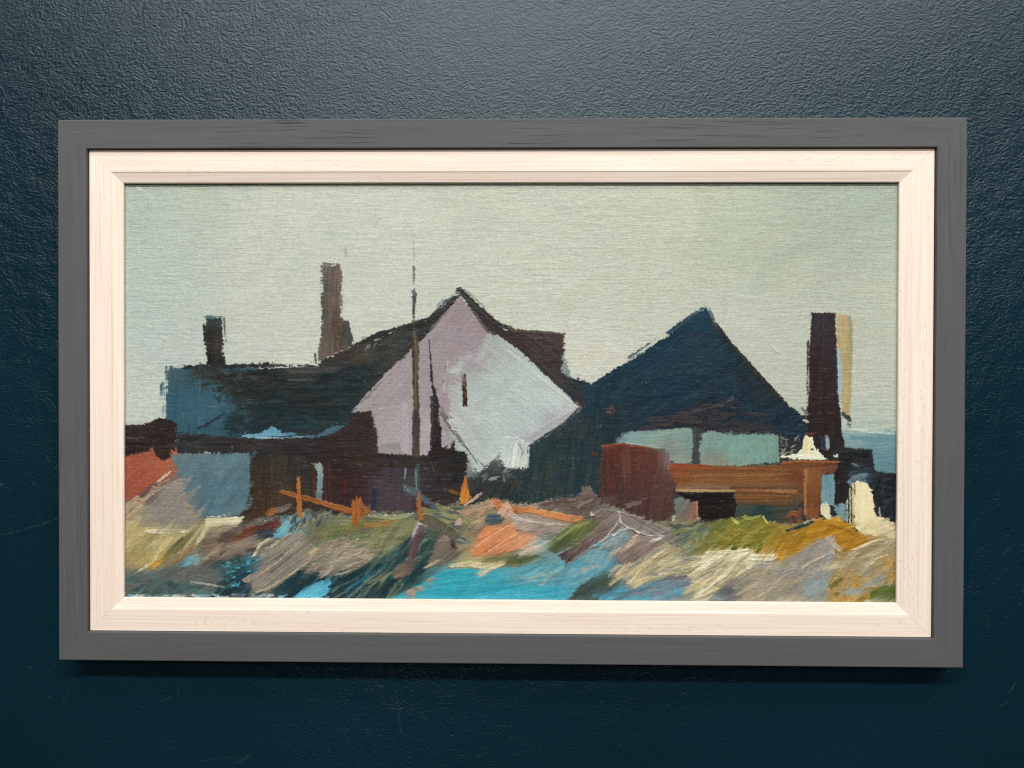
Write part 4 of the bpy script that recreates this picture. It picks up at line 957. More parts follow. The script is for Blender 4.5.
scatter([(262, 538), (300, 534), (262, 560)], [(180, 170, 150), (150, 142, 130), (120, 116, 106)], 14, 14, 3, 40, 15, dry=.5, h=.6, seed=36)
# bright sliver of water, bottom edge
dab([(292, 599), (302, 590), (316, 583), (328, 579), (334, 582), (331, 590), (320, 598), (312, 602)], [(300, 596, (98, 180, 214)), (325, 585, (92, 174, 206))], 30, f=.7, rough=1.4, dry=1.3, st=8, h=.6)
scatter([(122, 595), (290, 595), (290, 599), (122, 599)], [(196, 208, 206), (120, 186, 210), (170, 186, 184), (220, 222, 214)], 44, 8, 2.4, 5, 14, dry=.5, h=.8, seed=37)
scatter([(290, 596), (350, 596), (350, 599), (290, 599)], [(100, 180, 206), (150, 190, 204)], 10, 10, 2, 5, 10, dry=.5, h=.7, seed=38)
# green bank, middle
dab([(306, 520), (330, 515), (345, 522), (372, 520), (398, 514), (420, 518), (418, 534), (402, 548), (386, 556), (362, 546), (340, 540), (306, 545)], [(320, 530, (118, 122, 92)), (340, 525, (122, 128, 90)), (375, 535, (120, 124, 82)), (400, 522, (140, 138, 98)), (395, 540, (104, 110, 78)), (360, 545, (120, 126, 88)), (312, 540, (108, 108, 86))], 15, f=1.5, rough=2.5, dry=4, st=10, h=.45)
scatter([(310, 520), (400, 516), (410, 530), (385, 552), (320, 542)], [(130, 136, 98), (108, 116, 78), (146, 142, 106), (96, 100, 76), (124, 118, 72)], 46, 26, 5, 18, 20, dry=.55, st=10, h=.5, seed=39, op=.85)
stroke([(362, 526), (385, 524), (400, 520)], [4, 6, 4], (154, 118, 66), dry=.55, st=12, h=.5)
stroke([(370, 516), (395, 518), (412, 514)], [3, 4, 3], (150, 150, 112), dry=.4, st=10, h=.6)
stroke([(370, 515), (374, 512), (380, 516)], 2.5, (128, 132, 130), dry=.3, h=.5)
scatter([(308, 512), (330, 512), (330, 526), (308, 528)], [(84, 84, 80), (110, 112, 98), (70, 74, 72)], 12, 12, 4, 50, 30, dry=.6, h=.4, seed=40)
# dark sweep of water between bank and pool
dab([(312, 562), (340, 572), (372, 560), (396, 546), (420, 532), (440, 540), (436, 560), (424, 575), (400, 590), (382, 602), (318, 604), (338, 586)],
    [(325, 572, (34, 58, 66)), (350, 590, (28, 52, 60)), (390, 570, (36, 64, 66)), (420, 545, (44, 68, 66)), (400, 590, (32, 54, 58))], 35, f=1.5, rough=3, dry=4, st=10, h=.35)
scatter([(330, 576), (400, 548), (425, 535), (430, 560), (400, 588), (350, 596)], [(28, 56, 64), (70, 96, 92), (24, 46, 54), (96, 116, 104), (48, 92, 104), (120, 128, 104)], 64, 30, 2.6, 40, 9, dry=.6, st=10, h=.5, seed=41)
stroke([(345, 590), (372, 574), (400, 556)], [3, 4, 2], (44, 100, 120), dry=.6, h=.4)
# taupe strokes over it
dab([(308, 562), (312, 552), (330, 548), (350, 540), (352, 548), (372, 552), (378, 556), (366, 564), (346, 570), (330, 576), (316, 572)], [(320, 562, (150, 138, 124)), (345, 556, (158, 142, 126)), (365, 557, (166, 152, 132)), (335, 568, (136, 128, 114))], 20, f=1, rough=2, dry=2.5, st=14, h=.7, fill=.8)
scatter([(310, 560), (345, 545), (375, 554), (350, 568), (318, 572)], [(176, 160, 142), (140, 126, 114), (120, 116, 104), (190, 174, 152)], 26, 24, 4, 22, 12, dry=.5, st=12, h=.8, seed=42)
stroke([(312, 556), (326, 546), (346, 540)], [6, 8, 6], (150, 134, 118), dry=.35, st=12, h=.6)
stroke([(310, 552), (318, 548)], 5, (184, 164, 130), dry=.4, h=.7)
stroke([(318, 576), (340, 574), (362, 567)], 2, (160, 150, 136), dry=.5, h=.6)
# leaning post, rocks, beam
stroke([(421, 524), (416, 540), (411, 558)], [9, 10, 9], (98, 76, 80), dry=.1, st=12, h=.8, col2=(82, 62, 64))
stroke([(418, 524), (413, 538)], [3, 3], (176, 164, 170), dry=.35, h=.9)
stroke([(418, 523), (426, 527)], 2.4, (216, 208, 198), dry=.2, h=1)
dab([(392, 574), (398, 564), (408, 558), (416, 562), (414, 572), (402, 578), (394, 578)], [(400, 572, (126, 108, 94)), (410, 566, (96, 82, 76))], 30, f=1, rough=2, dry=2, st=12, h=.7)
dab([(424, 566), (434, 548), (440, 534), (452, 532), (456, 545), (464, 552), (458, 560), (440, 566)], [(440, 555, (116, 104, 90)), (448, 540, (128, 112, 104)), (455, 552, (100, 88, 78))], 40, f=1, rough=2, dry=2.5, st=12, h=.6)
stroke([(451, 540), (455, 548)], 4, (66, 44, 42), dry=.3, h=.4)
stroke([(444, 533), (448, 545)], 4, (152, 130, 122), dry=.4, h=.6)
stroke([(424, 568), (440, 560)], 3, (170, 160, 136), dry=.5, h=.6)
stroke([(405, 490), (414, 492), (430, 503), (446, 512)], [7, 8, 7, 5], (76, 92, 96), dry=.55, st=10, h=.4)
stroke([(404, 486), (412, 494)], 3, (98, 116, 118), dry=.6, h=.5)
stroke([(432, 506), (450, 512), (462, 510)], [6, 8, 5], (76, 90, 92), dry=.6, st=10, h=.4)
scatter([(424, 510), (466, 508), (470, 530), (440, 522)], [(120, 124, 90), (140, 138, 96), (96, 104, 92), (76, 92, 92), (158, 140, 96)], 22, 18, 4, -20, 22, dry=.5, h=.5, seed=43)
dab([(419, 519), (424, 513), (434, 515), (452, 527), (466, 537), (470, 541), (462, 543), (446, 536), (430, 530)], [(430, 520, (98, 94, 78)), (450, 530, (88, 84, 70)), (464, 540, (96, 98, 92))], -30, f=.7, rough=1.2, dry=1.5, st=10, h=.8, fill=.8)
stroke([(458, 540), (468, 543)], 2.4, (132, 144, 150), dry=.4, h=.6)
stroke([(442, 514), (458, 519), (470, 528)], [3, 4, 3], (140, 140, 100), dry=.5, h=.6)
stroke([(456, 524), (462, 520)], 5, (196, 170, 150), dry=.4, h=.8)
# orange fence
stroke([(281, 492), (290, 494), (320, 502), (346, 510), (366, 514)], [4, 5, 5, 6, 5], (166, 100, 54), dry=.25, st=12, h=.6, col2=(148, 86, 46))
stroke([(298.5, 479), (299, 500), (300, 517)], [3, 5, 6], (172, 104, 56), dry=.25, st=10, h=.7)
stroke([(357, 500), (356, 524)], [11, 8], (160, 94, 42), dry=.25, st=12, h=.7)
stroke([(360, 504), (372, 513)], 5, (146, 92, 54), dry=.5, h=.5)
stroke([(419.5, 494), (419, 506), (421, 519)], [2, 5, 6], (160, 98, 62), dry=.15, h=.7)
dab([(465, 475), (467, 482), (468, 491), (471, 497), (466, 502), (463, 507), (459, 499), (461, 488)], [(465, 482, (176, 104, 44)), (464, 496, (208, 142, 54)), (468, 494, (190, 112, 46))], 80, f=.6, rough=.8, dry=.8, st=10, h=.8, fill=.8)
stroke([(449, 490), (460, 494)], 4, (110, 74, 30), dry=.6, h=.3)
# coral bank
stroke([(464, 506), (474, 499), (482, 493)], [2, 2.5, 2], (196, 164, 146), dry=.3, h=.8)
stroke([(470, 512), (490, 502), (512, 502)], [8, 8, 6], (162, 140, 118), dry=.55, st=14, h=.5)
scatter([(464, 510), (500, 502), (530, 508), (500, 520), (470, 530)], [(182, 150, 124), (140, 128, 100), (200, 150, 120), (120, 112, 96)], 26, 16, 4, 25, 25, dry=.55, h=.6, seed=44)
stroke([(496, 500), (500, 509)], [8, 6], (190, 116, 72), dry=.35, h=.6)
dab([(470, 552), (474, 542), (480, 532), (484, 523), (500, 528), (512, 522), (532, 532), (541, 541), (530, 548), (508, 552), (490, 556), (474, 558)], [(485, 530, (222, 138, 90)), (480, 548, (222, 138, 88)), (500, 545, (214, 140, 98)), (520, 536, (220, 150, 108)), (535, 542, (206, 154, 128)), (495, 552, (190, 120, 84))], 35, f=.8, rough=1.6, dry=2, st=9, h=.6, fill=.7)
stroke([(476, 548), (492, 536), (508, 526)], [1.5, 1.8, 1.5], (240, 178, 146), dry=.25, h=.9)
stroke([(488, 552), (504, 542), (520, 532)], 2, (228, 160, 128), dry=.5, h=.8)
dab([(484, 518), (490, 513), (500, 512), (505, 518), (502, 524), (490, 525), (485, 522)], (66, 82, 92), 10, f=.8, rough=1.6, dry=1.6, st=12, h=.5)
stroke([(500, 514), (508, 510), (514, 516)], [8, 8, 6], (204, 168, 150), dry=.3, st=10, h=.7)
dab([(508, 512), (524, 516), (552, 520), (584, 526), (578, 533), (540, 536), (514, 528)], [(520, 520, (178, 160, 150)), (550, 527, (150, 134, 128)), (575, 528, (156, 150, 146))], -8, f=1, rough=1.6, dry=2.5, st=13, h=.6)
stroke([(512, 518), (545, 524), (580, 526)], 2.4, (202, 186, 176), dry=.55, h=.8)
stroke([(516, 530), (545, 533), (568, 534)], 3, (126, 116, 112), dry=.5, h=.5)
dab([(508, 503), (516, 506), (532, 506), (560, 513), (584, 517), (582, 524), (560, 521), (530, 514), (514, 514)], [(515, 510, (190, 114, 72)), (540, 512, (208, 136, 86)), (575, 520, (206, 132, 80))], -10, f=.7, rough=1.2, dry=1.4, st=10, h=.7, fill=.8)
scatter([(502, 500), (520, 503), (518, 512), (504, 512)], [(206, 140, 100), (150, 96, 66), (120, 74, 50), (220, 170, 140)], 10, 7, 2.5, 40, 40, dry=.4, h=.8, seed=45)
dab([(516, 552), (536, 538), (548, 540), (550, 550), (540, 556), (520, 560)], [(528, 550, (190, 178, 160)), (544, 548, (166, 184, 182))], 25, f=1.5, rough=2, dry=3.5, st=12, h=.6)
stroke([(524, 552), (540, 545)], 3, (222, 190, 170), dry=.5, h=.8)
# taupe clod on the dark wall
dab([(534, 503), (546, 500), (562, 497), (578, 496), (581, 487), (590, 485), (594, 494), (600, 498), (594, 508), (574, 512), (552, 508)], [(545, 503, (122, 104, 94)), (575, 500, (104, 88, 82)), (587, 490, (120, 106, 98)), (590, 500, (96, 80, 74))], 15, f=.8, rough=1.8, dry=2, st=12, h=.6)
scatter([(540, 504), (590, 498), (585, 508), (555, 510)], [(140, 120, 108), (88, 72, 68), (112, 96, 88)], 16, 16, 3, 15, 15, dry=.5, h=.6, seed=46)
# bright pool
dab([(380, 604), (396, 596), (410, 594), (418, 584), (432, 576), (446, 570), (462, 566), (480, 569), (500, 566), (520, 564), (545, 560), (570, 552), (596, 548), (612, 553), (612, 562), (603, 572), (592, 580), (576, 592), (566, 604)],
    [(400, 598, (86, 176, 206)), (450, 580, (56, 166, 186)), (430, 592, (60, 168, 190)), (500, 590, (64, 164, 186)), (520, 575, (96, 160, 174)), (560, 575, (108, 154, 164)), (560, 592, (80, 162, 188)), (595, 560, (104, 166, 184)), (580, 560, (128, 156, 158)), (610, 556, (112, 164, 178))],
    8, f=1, rough=2, dry=2.5, st=7, h=.4, fill=.6)
scatter([(530, 566), (590, 556), (600, 566), (560, 584), (530, 580)], [(130, 168, 174), (92, 170, 198), (150, 172, 170), (80, 150, 176)], 34, 22, 4, 25, 15, dry=.6, st=7, h=.4, seed=47, op=.8)
scatter([(400, 596), (560, 580), (560, 600), (400, 602)], [(54, 158, 182), (76, 180, 204), (62, 166, 188)], 24, 40, 6, 4, 8, dry=.5, st=6, h=.4, seed=48, op=.7)
scatter([(406, 592), (436, 574), (440, 580), (412, 598)], [(196, 150, 130), (176, 140, 124), (150, 150, 144)], 16, 7, 3, 30, 30, dry=.5, h=.7, seed=49)
# olive and cream bank over the pool
dab([(452, 562), (470, 556), (492, 556), (516, 552), (522, 558), (514, 566), (490, 570), (462, 568)], [(465, 560, (168, 158, 118)), (495, 560, (124, 118, 74)), (515, 558, (100, 104, 66))], 8, f=1, rough=2, dry=3, st=10, h=.5)
stroke([(450, 566), (470, 564), (492, 567), (504, 563)], [3, 5, 6, 4], (216, 196, 156), dry=.4, st=12, h=.8)
stroke([(478, 576), (486, 570), (492, 566)], [5, 6, 5], (214, 196, 164), dry=.3, st=10, h=.8)
stroke([(505, 558), (520, 560), (540, 556)], [6, 8, 5], (88, 98, 64), dry=.5, st=10, h=.5)
# green patch and mauve knife strokes
dab([(548, 544), (553, 538), (566, 528), (580, 519), (592, 519), (600, 520), (602, 526), (590, 534), (572, 545), (557, 554), (549, 552)], [(555, 544, (98, 108, 70)), (580, 530, (112, 120, 70)), (594, 524, (106, 112, 74)), (560, 550, (78, 90, 62))], 35, f=.8, rough=1.4, dry=1.6, st=14, h=.6, fill=.7)
stroke([(556, 540), (575, 528), (590, 522)], 3, (134, 142, 72), dry=.4, h=.7)
scatter([(580, 545), (620, 528), (625, 540), (600, 552)], [(94, 160, 182), (130, 170, 178), (160, 160, 156), (110, 150, 164)], 24, 16, 3.5, 30, 15, dry=.5, h=.5, seed=50)
dab([(590, 516), (593, 512), (602, 509), (614, 510), (622, 513), (625, 522), (616, 530), (600, 540), (584, 552), (570, 563), (566, 566), (564, 560), (556, 555), (566, 550), (584, 538), (600, 525), (604, 519), (596, 518)],
    [(600, 513, (128, 112, 108)), (615, 518, (130, 116, 114)), (600, 534, (118, 102, 98)), (575, 552, (104, 86, 82)), (564, 560, (76, 56, 56))], 34, f=.7, rough=1.1, dry=1.1, st=13, h=1.0, fill=.95, ln=40)
stroke([(566, 565), (588, 550), (610, 536)], 1.4, (168, 160, 158), dry=.5, h=1.1)
stroke([(590, 513), (593, 516)], 3, (196, 188, 184), dry=.2, h=1)
dab([(618, 511), (630, 514), (648, 522), (664, 526), (674, 532), (682, 545), (692, 557), (682, 560), (674, 550), (666, 538), (650, 536), (636, 533), (626, 526)], [(630, 520, (136, 122, 118)), (655, 530, (140, 126, 122)), (670, 540, (128, 116, 114)), (684, 555, (134, 122, 118))], -30, f=.7, rough=1.2, dry=1.3, st=13, h=1.0, fill=.95, ln=40)
stroke([(619, 512), (621, 522), (627, 528), (633, 529), (640, 533), (652, 536), (664, 536)], [1.6, 1.8, 2.2, 2.6, 2, 1.8, 1.4], (214, 208, 204), dry=.15, h=1.3)
stroke([(612, 536), (622, 531), (630, 528)], [1.6, 2, 1.6], (216, 210, 200), dry=.2, h=1.2)
stroke([(604, 540), (614, 528), (620, 518)], 1.6, (178, 168, 164), dry=.4, h=1)
dab([(612, 554), (620, 548), (636, 536), (650, 537), (664, 538), (660, 548), (644, 560), (634, 566), (622, 566)], [(625, 555, (132, 114, 108)), (645, 545, (142, 124, 118)), (630, 562, (116, 102, 96))], 40, f=1, rough=1.6, dry=2, st=12, h=.7)
scatter([(610, 552), (636, 536), (642, 540), (618, 556)], [(206, 174, 156), (190, 160, 146), (170, 150, 140)], 12, 12, 2.4, 38, 10, dry=.5, h=.8, seed=51)
stroke([(650, 541), (662, 538)], 3, (206, 196, 188), dry=.4, h=.9)
# beige fan and water right of it
dab([(566, 602), (574, 590), (582, 582), (594, 577), (606, 572), (616, 575), (620, 582), (606, 590), (592, 594), (586, 602)], [(580, 592, (62, 84, 78)), (605, 580, (72, 90, 80)), (572, 598, (70, 76, 60))], 20, f=1, rough=2, dry=2.5, st=10, h=.4)
dab([(594, 602), (606, 592), (622, 584), (650, 578), (684, 574), (700, 580), (690, 594), (672, 604)], [(610, 596, (88, 156, 182)), (640, 590, (96, 150, 174)), (670, 586, (116, 140, 156)), (685, 582, (130, 130, 140))], 10, f=1.5, rough=2.5, dry=4, st=10, h=.4)
scatter([(600, 596), (690, 578), (690, 590), (660, 600)], [(92, 156, 180), (120, 140, 152), (80, 120, 140), (140, 136, 140)], 26, 26, 4, 8, 12, dry=.6, h=.4, seed=52, op=.8)
dab([(606, 572), (616, 565), (634, 562), (650, 552), (666, 543), (676, 548), (690, 560), (712, 558), (712, 566), (690, 572), (664, 574), (652, 577), (642, 587), (634, 590), (628, 582), (616, 576)], [(615, 570, (178, 158, 136)), (640, 570, (188, 170, 132)), (665, 552, (180, 166, 120)), (636, 584, (206, 184, 136)), (690, 566, (192, 176, 140)), (670, 565, (160, 156, 136))], 35, f=1, rough=2, dry=2.5, st=12, h=.7, fill=.8)
scatter([(612, 572), (664, 546), (676, 556), (640, 584)], [(206, 186, 144), (168, 150, 116), (220, 204, 164), (140, 146, 136)], 28, 24, 3.2, 38, 10, dry=.5, st=10, h=.8, seed=53)
scatter([(655, 560), (712, 556), (716, 570), (660, 576)], [(210, 192, 150), (180, 166, 128), (196, 182, 150), (150, 150, 140)], 26, 26, 3.6, 12, 10, dry=.5, st=10, h=.8, seed=54)
stroke([(658, 578), (680, 577), (700, 576)], 3, (116, 110, 116), dry=.5, h=.5)
# olive scrub left of the ochre
dab([(672, 530), (690, 528), (708, 520), (730, 518), (740, 522), (745, 540), (720, 552), (690, 556), (680, 545)], [(690, 532, (96, 110, 96)), (720, 525, (112, 116, 52)), (700, 545, (120, 116, 62)), (735, 535, (128, 122, 52))], 25, f=1.2, rough=2, dry=3, st=12, h=.5)
scatter([(674, 526), (704, 520), (708, 540), (690, 552)], [(84, 104, 98), (120, 128, 70), (140, 146, 120), (66, 80, 72), (150, 146, 90)], 26, 14, 4, 30, 25, dry=.5, h=.6, seed=55)
# ochre slope
dab([(734, 520), (745, 516), (752, 520), (762, 516), (768, 524), (776, 522), (784, 530), (800, 528), (815, 522), (830, 518), (840, 516), (848, 522), (858, 530), (872, 541), (860, 549), (838, 551), (828, 545), (815, 548), (800, 556), (782, 560), (772, 568), (756, 552), (730, 548), (712, 552), (714, 540)],
    [(725, 545, (134, 120, 54)), (745, 525, (122, 122, 56)), (760, 530, (126, 116, 44)), (770, 545, (154, 122, 44)), (790, 540, (160, 118, 36)), (820, 530, (186, 132, 34)), (845, 530, (182, 128, 36)), (855, 542, (174, 122, 40)), (780, 558, (168, 130, 52)), (830, 522, (206, 146, 44)), (740, 540, (142, 122, 48))],
    20, f=1, rough=1.6, dry=2, st=10, h=.55, fill=.7)
scatter([(720, 545), (750, 524), (775, 530), (760, 548)], [(108, 110, 40), (150, 138, 64), (128, 116, 44), (90, 94, 42)], 24, 22, 4, 28, 20, dry=.5, st=10, h=.6, seed=56)
scatter([(770, 548), (820, 528), (860, 538), (850, 548), (790, 558)], [(196, 144, 48), (160, 112, 30), (176, 126, 40), (150, 104, 34)], 30, 26, 4, 22, 14, dry=.5, st=9, h=.6, seed=57)
stroke([(731, 518), (738, 524)], 3, (188, 186, 92), dry=.2, h=.9)
stroke([(744, 517), (752, 519), (760, 516)], [4, 4, 3], (146, 144, 66), dry=.3, h=.7)
stroke([(762, 516), (768, 524)], [2.4, 2], (196, 190, 92), dry=.15, h=.9)
stroke([(774, 524), (782, 528), (784, 532)], [4, 4, 2], (176, 148, 66), dry=.2, h=.8)
stroke([(836, 518), (840, 522)], 3, (226, 176, 110), dry=.2, h=.8)
dab([(784, 530), (796, 526), (812, 520), (816, 523), (800, 529), (788, 533)], (44, 56, 58), 25, f=.8, rough=1, dry=1.2, st=6, h=.3)
stroke([(818, 522), (845, 530), (866, 540)], [3, 4, 3], (158, 110, 36), dry=.5, h=.4)
# cream swash
dab([(700, 566), (704, 552), (722, 550), (740, 549), (748, 548), (754, 553), (768, 554), (776, 558), (772, 564), (756, 567), (744, 572), (730, 580), (716, 592), (708, 604), (690, 604), (694, 588), (688, 576)],
    [(712, 558, (214, 200, 164)), (740, 555, (224, 214, 184)), (765, 559, (228, 220, 196)), (720, 572, (198, 182, 144)), (704, 592, (206, 190, 152)), (735, 568, (210, 198, 164))], 30, f=1, rough=1.8, dry=2.2, st=13, h=.9, fill=.95, ln=34)
scatter([(694, 590), (704, 556), (745, 552), (735, 572), (708, 600)], [(226, 214, 180), (186, 168, 130), (216, 200, 158), (160, 150, 130), (232, 222, 192)], 40, 28, 3, 34, 14, dry=.5, st=10, h=.9, seed=58)
stroke([(706, 553), (728, 552), (748, 550)], [2, 3, 2], (234, 224, 196), dry=.3, h=1.1)
stroke([(750, 558), (766, 558), (775, 557)], [5, 7, 6], (232, 224, 202), dry=.15, st=8, h=1.2)
stroke([(752, 568), (774, 561)], 2, (120, 130, 140), dry=.5, h=.3)
stroke([(684, 592), (700, 584)], 6, (198, 180, 140), dry=.5, h=.7)
# slate blot
dab([(708, 602), (714, 592), (726, 585), (736, 588), (742, 596), (748, 604)], [(715, 598, (122, 132, 138)), (730, 590, (106, 98, 102)), (738, 600, (112, 116, 118))], 10, f=1.2, rough=2, dry=3, st=10, h=.4)
# lilac grey mounds on the right
dab([(738, 578), (756, 570), (780, 560), (800, 552), (806, 545), (820, 538), (832, 536), (838, 546), (832, 556), (836, 566), (830, 580), (824, 604), (744, 604), (742, 590)],
    [(760, 578, (166, 152, 132)), (790, 570, (158, 148, 136)), (815, 548, (154, 146, 138)), (828, 542, (172, 160, 148)), (760, 595, (150, 140, 118)), (800, 590, (152, 146, 136)), (815, 575, (146, 154, 154)), (820, 595, (150, 148, 140))],
    30, f=1.5, rough=2, dry=3, st=11, h=.6, fill=.7)
scatter([(744, 580), (800, 554), (830, 545), (828, 575), (800, 598), (750, 600)], [(174, 162, 144), (142, 134, 124), (184, 170, 142), (152, 148, 142), (166, 146, 120)], 60, 32, 4, 26, 12, dry=.55, st=10, h=.6, seed=59, op=.85)
dab([(800, 588), (806, 578), (822, 576), (828, 584), (822, 596), (806, 596)], (146, 162, 168), 40, f=2.5, rough=2.5, dry=5, st=8, h=.4, op=.85)
stroke([(806, 556), (820, 546), (832, 538)], [9, 10, 7], (152, 145, 140), dry=.4, st=9, h=.6)
stroke([(828, 537), (834, 545), (842, 552)], [4, 5, 4], (190, 178, 164), dry=.4, h=.8)
stroke([(802, 568), (818, 559), (832, 553), (840, 558)], [1.8, 1.8, 2, 1.6], (206, 196, 180), dry=.35, h=1)
stroke([(824, 558), (834, 556)], 5, (126, 136, 146), dry=.4, h=.4)
# right hand slope
dab([(836, 562), (848, 552), (866, 545), (884, 540), (905, 536), (905, 606), (822, 606), (828, 588), (834, 574)],
    [(850, 556, (178, 164, 142)), (885, 545, (180, 164, 134)), (870, 560, (160, 138, 98)), (850, 570, (168, 142, 104)), (890, 570, (158, 124, 70)), (835, 585, (178, 140, 90)), (855, 585, (182, 138, 74)), (870, 580, (156, 146, 128)), (885, 585, (128, 116, 58)), (890, 597, (90, 104, 46)), (860, 600, (146, 122, 52)), (835, 600, (158, 140, 110))],
    28, f=1.5, rough=2, dry=3, st=11, h=.6, fill=.65)
scatter([(838, 560), (890, 542), (897, 555), (850, 575)], [(190, 174, 146), (150, 134, 102), (168, 148, 108), (200, 184, 154)], 34, 30, 4, 24, 10, dry=.55, st=10, h=.6, seed=60)
scatter([(835, 580), (896, 560), (896, 590), (840, 600)], [(186, 142, 72), (150, 120, 60), (160, 156, 142), (196, 152, 90), (120, 112, 54), (172, 160, 140)], 50, 20, 5, 25, 25, dry=.55, st=10, h=.6, seed=61)
dab([(866, 582), (874, 572), (886, 570), (888, 580), (876, 586)], (158, 154, 144), 25, f=2, rough=2, dry=4, st=8, h=.5, op=.85)
dab([(866, 592), (880, 586), (905, 582), (905, 600), (870, 600)], [(880, 592, (104, 112, 50)), (895, 592, (84, 100, 44))], 15, f=1.5, rough=2, dry=3, st=9, h=.5)
stroke([(838, 590), (852, 592), (872, 590)], [5, 7, 5], (160, 168, 162), dry=.6, st=9, h=.5)
stroke([(845, 576), (862, 590)], 6, (190, 140, 66), dry=.6, h=.5)
scatter([(866, 600), (896, 600), (896, 604), (866, 604)], [(200, 198, 190), (180, 182, 170)], 12, 8, 2.6, 10, 15, dry=.5, h=.9, seed=62)
stroke([(850, 551), (872, 542), (898, 536)], [2, 2, 1.6], (214, 200, 168), dry=.5, h=.9)


# ------------------------------------------------------------------ canvas mesh with the real relief of paint and thread
# wet paint drags along the brush in the foreground: colour streaks into its neighbours
def at(F, jj, ii):
    return F[np.clip(np.rint(jj).astype(np.int32), 0, NY - 1), np.clip(np.rint(ii).astype(np.int32), 0, NX - 1)]


jj, ii = np.meshgrid(np.arange(NY, dtype=np.float32), np.arange(NX, dtype=np.float32), indexing='ij')
PXC = 0.00077 / STEP                                      # cells per painter's unit
pool = sstep(560, 582, PY) * sstep(375, 430, PX) * (1 - sstep(560, 610, PX))
sel = np.clip((fbm(PX / 60, PY / 34, 3, 2) - 0.5) * 3.2 + 0.5, 0, 1) * (1 - pool) - 0.42 * pool
ANG = (8.0, 24.0, 42.0, 58.0)                             # the painter's few habitual directions
WTS = [0.002 + sstep(0, 1, np.clip(1.6 * (1 - abs(np.clip(sel * 2 + 1, 0, 3) - k_)), 0, 1)) for k_ in range(4)]
wt = sum(WTS) + 1e-6
WTS = [w_ / wt for w_ in WTS]


def streaks(lu, lv, k, off=0.0):
    out = 0
    for a_, w_ in zip(ANG, WTS):
        c_, s_ = math.cos(math.radians(a_)), math.sin(math.radians(a_))
        out = out + w_ * vn((PX * c_ - PY * s_) / lu + off, (PX * s_ + PY * c_) / lv + off, k)
    return out


theta = np.radians(sum(a_ * w_ for a_, w_ in zip(ANG, WTS)))
ct, st_ = np.cos(theta), np.sin(theta)
fore = sstep(508, 530, PY + 8 * (vn(PX / 14, PY / 8, 1) - 0.5))
strk = streaks(32, 3.0, 4)
strk2 = 0.6 * streaks(16, 1.3, 6, 30) + 0.4 * streaks(9, 0.8, 5, 60)
for (r0, r1, lo, hi, amt, sk) in ((1.0, 9.0, 0.48, 0.80, 0.9, strk), (0.5, 15.0, 0.58, 0.85, 0.8, streaks(40, 2.6, 1, 9))):
    reach = (r0 + r1 * sstep(lo, hi, sk)) * PXC * fore
    acc = np.zeros_like(RGB); wsum = 0
    for q in np.linspace(-1, 1, 9):
        wq = 1 - 0.6 * abs(q)
        acc += wq * at(RGB, jj - q * reach * st_, ii + q * reach * ct); wsum += wq
    acc /= wsum
    mixm = (fore * amt * sstep(0.36, 0.60, 0.6 * sk + 0.4 * strk2))[..., None]
    RGB = RGB * (1 - mixm) + acc * mixm
RGB += (fore * (strk2 - 0.5) * 15 + fore * (streaks(30, 0.7, 2) - 0.5) * 7)[..., None]
SMO = np.maximum(SMO, 0.55 * fore)
HGT += fore * (0.26 * (strk2 - 0.5) + 0.75 * (strk - 0.5))
# small ragged displacement of every edge, more where the paint lies thin on the thread
thin = 0.15 + 0.85 * (1 - np.clip(SMO, 0, 1))
du = thin * PXC * (1.0 * (vn(PX / 16, wy / 1.15, 4) - 0.5) + 1.0 * (vn(PX / 2.4, PY / 1.5, 2) - 0.5) + 1.3 * (rng.random(PX.shape, dtype=np.float32) - 0.5))
dv = thin * PXC * (1.3 * (vn(PX / 1.2, PY / 18, 7) - 0.5) + 0.8 * (vn(PX / 1.9 + 40, PY / 2.2, 3) - 0.5) + 1.1 * (rng.random(PX.shape, dtype=np.float32) - 0.5))
RGB = 0.75 * at(RGB, jj + dv, ii + du) + 0.25 * RGB
lumi = RGB.mean(-1, keepdims=True)
mxc = RGB.argmax(-1)[..., None]
RGB = lumi + (RGB - lumi) * np.where(mxc == 2, 0.84 + 0.16 * sstep(556, 566, PY)[..., None], np.where(mxc == 1, 0.86, SATUR))
RGB = RGB * np.array([1.018, 1.029, 1.003], np.float32)
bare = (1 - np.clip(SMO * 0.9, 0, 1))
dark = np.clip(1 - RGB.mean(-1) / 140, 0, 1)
speck = sstep(0.60, 0.86, 0.6 * WEAVE + 0.4 * FINE) * sstep(0.30, 0.75, vn(PX / 5, PY / 3, 1)) * bare  # pale specks on dark paint: thread glints and bare linen, put into the colour
RGB = RGB * (1 + (0.13 * (FINE - 0.5) + (0.03 + 0.05 * fore) * (vn(PX / 4, PY / 3, 0) - 0.5))[..., None])
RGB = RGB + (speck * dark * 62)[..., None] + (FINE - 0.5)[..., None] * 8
REL = 0.00046 * HGT + 0.00025 * (WEAVE - 0.5) * (1 - np.clip(1.05 * SMO, 0, 1))
REL = REL.astype(np.float32)
lum = 11.0 * (WEAVE - 0.5) * (1 - np.clip(SMO, 0, 1))      # thread tops a little lighter, hollows a little darker
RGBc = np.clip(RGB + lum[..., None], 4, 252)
co = np.empty((NY + 2, NX + 2, 3), np.float32)             # one extra ring folds back round the stretcher
co[1:-1, 1:-1, 0] = GX; co[1:-1, 1:-1, 2] = GZ; co[1:-1, 1:-1, 1] = -D_CANVAS - REL
co[0, 1:-1] = co[1, 1:-1]; co[-1, 1:-1] = co[-2, 1:-1]; co[:, 0] = co[:, 1]; co[:, -1] = co[:, -2]
for s in ((0, slice(None)), (-1, slice(None)), (slice(None), 0), (slice(None), -1)):
    co[s + (1,)] = -0.001
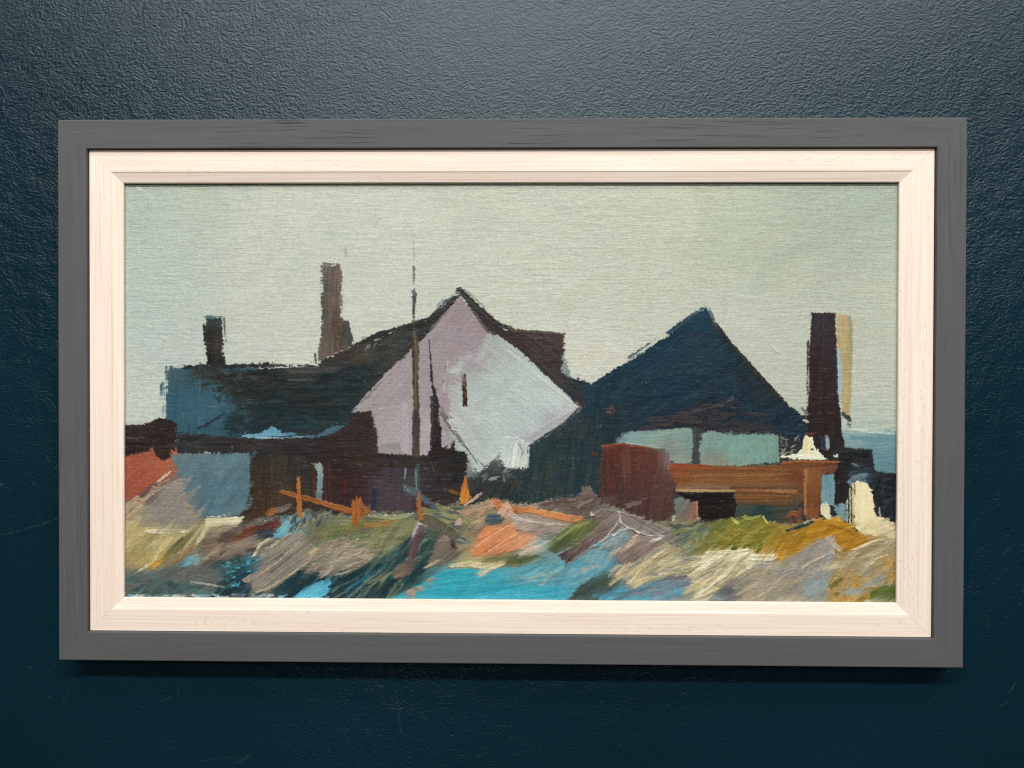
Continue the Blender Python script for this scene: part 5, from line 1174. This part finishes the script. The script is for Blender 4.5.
co[0, 0] = co[0, 1]; co[0, -1] = co[0, -2]; co[-1, 0] = co[-1, 1]; co[-1, -1] = co[-1, -2]
ca4 = np.ones((NY + 2, NX + 2, 4), np.float32)
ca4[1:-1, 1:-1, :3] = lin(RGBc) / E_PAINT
ca4[1:-1, 1:-1, 3] = np.clip((SMO - 0.35) * 1.6, 0, 1)
ca4[0] = ca4[1]; ca4[-1] = ca4[-2]; ca4[:, 0] = ca4[:, 1]; ca4[:, -1] = ca4[:, -2]
ny, nx = NY + 2, NX + 2
idx = np.arange(ny * nx, dtype=np.int32).reshape(ny, nx)
quads = np.stack([idx[:-1, :-1], idx[1:, :-1], idx[1:, 1:], idx[:-1, 1:]], -1).reshape(-1, 4)
me = bpy.data.meshes.new('painted_canvas')
me.vertices.add(ny * nx); me.vertices.foreach_set('co', co.reshape(-1))
nq = len(quads)
me.loops.add(nq * 4); me.loops.foreach_set('vertex_index', quads.reshape(-1))
me.polygons.add(nq); me.polygons.foreach_set('loop_start', np.arange(0, nq * 4, 4, dtype=np.int32))
me.polygons.foreach_set('loop_total', np.full(nq, 4, np.int32))
me.update(calc_edges=True)
me.polygons.foreach_set('use_smooth', np.ones(nq, bool))
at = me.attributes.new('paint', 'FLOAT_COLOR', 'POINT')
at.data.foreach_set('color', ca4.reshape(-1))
me.materials.append(paint_material())
canvas = bpy.data.objects.new('painted_canvas', me)
COL.objects.link(canvas)
canvas.parent = picture
canvas.location = (0, 0, RH / 2)

# ------------------------------------------------------------------ light
def area(name, loc, target, sx, sy, power, col):
    l = bpy.data.lights.new(name, 'AREA')
    l.shape = 'RECTANGLE'; l.size = sx; l.size_y = sy; l.energy = power; l.color = col
    o = bpy.data.objects.new(name, l)
    COL.objects.link(o)
    o.location = loc
    o.rotation_euler = (Vector(target) - Vector(loc)).to_track_quat('-Z', 'Y').to_euler()
    return o


area('ceiling_light', (0.15, -2.3, 2.05), (0, 0, 0), 4.2, 0.14, 124, (1.0, 0.985, 0.965))
area('ceiling_light', (0.30, -1.25, 2.2), (0, 0, 0), 2.6, 0.2, 30, (0.98, 0.985, 0.98))
area('fill_light', (0.0, -2.8, 1.05), (0, 0, 0), 1.2, 0.6, 22, (1.0, 0.985, 0.965))  # added front fill, stands for no lamp in the room
w = bpy.data.worlds.new('World'); SC.world = w; w.use_nodes = True
w.node_tree.nodes['Background'].inputs[0].default_value = (0.9, 0.95, 1.0, 1)
w.node_tree.nodes['Background'].inputs[1].default_value = 0.03

SC.cycles.filter_width = 1.05
SC.view_settings.view_transform = 'Standard'
SC.view_settings.look = 'None'
SC.view_settings.gamma = 1.0
SC.view_settings.exposure = 0.0
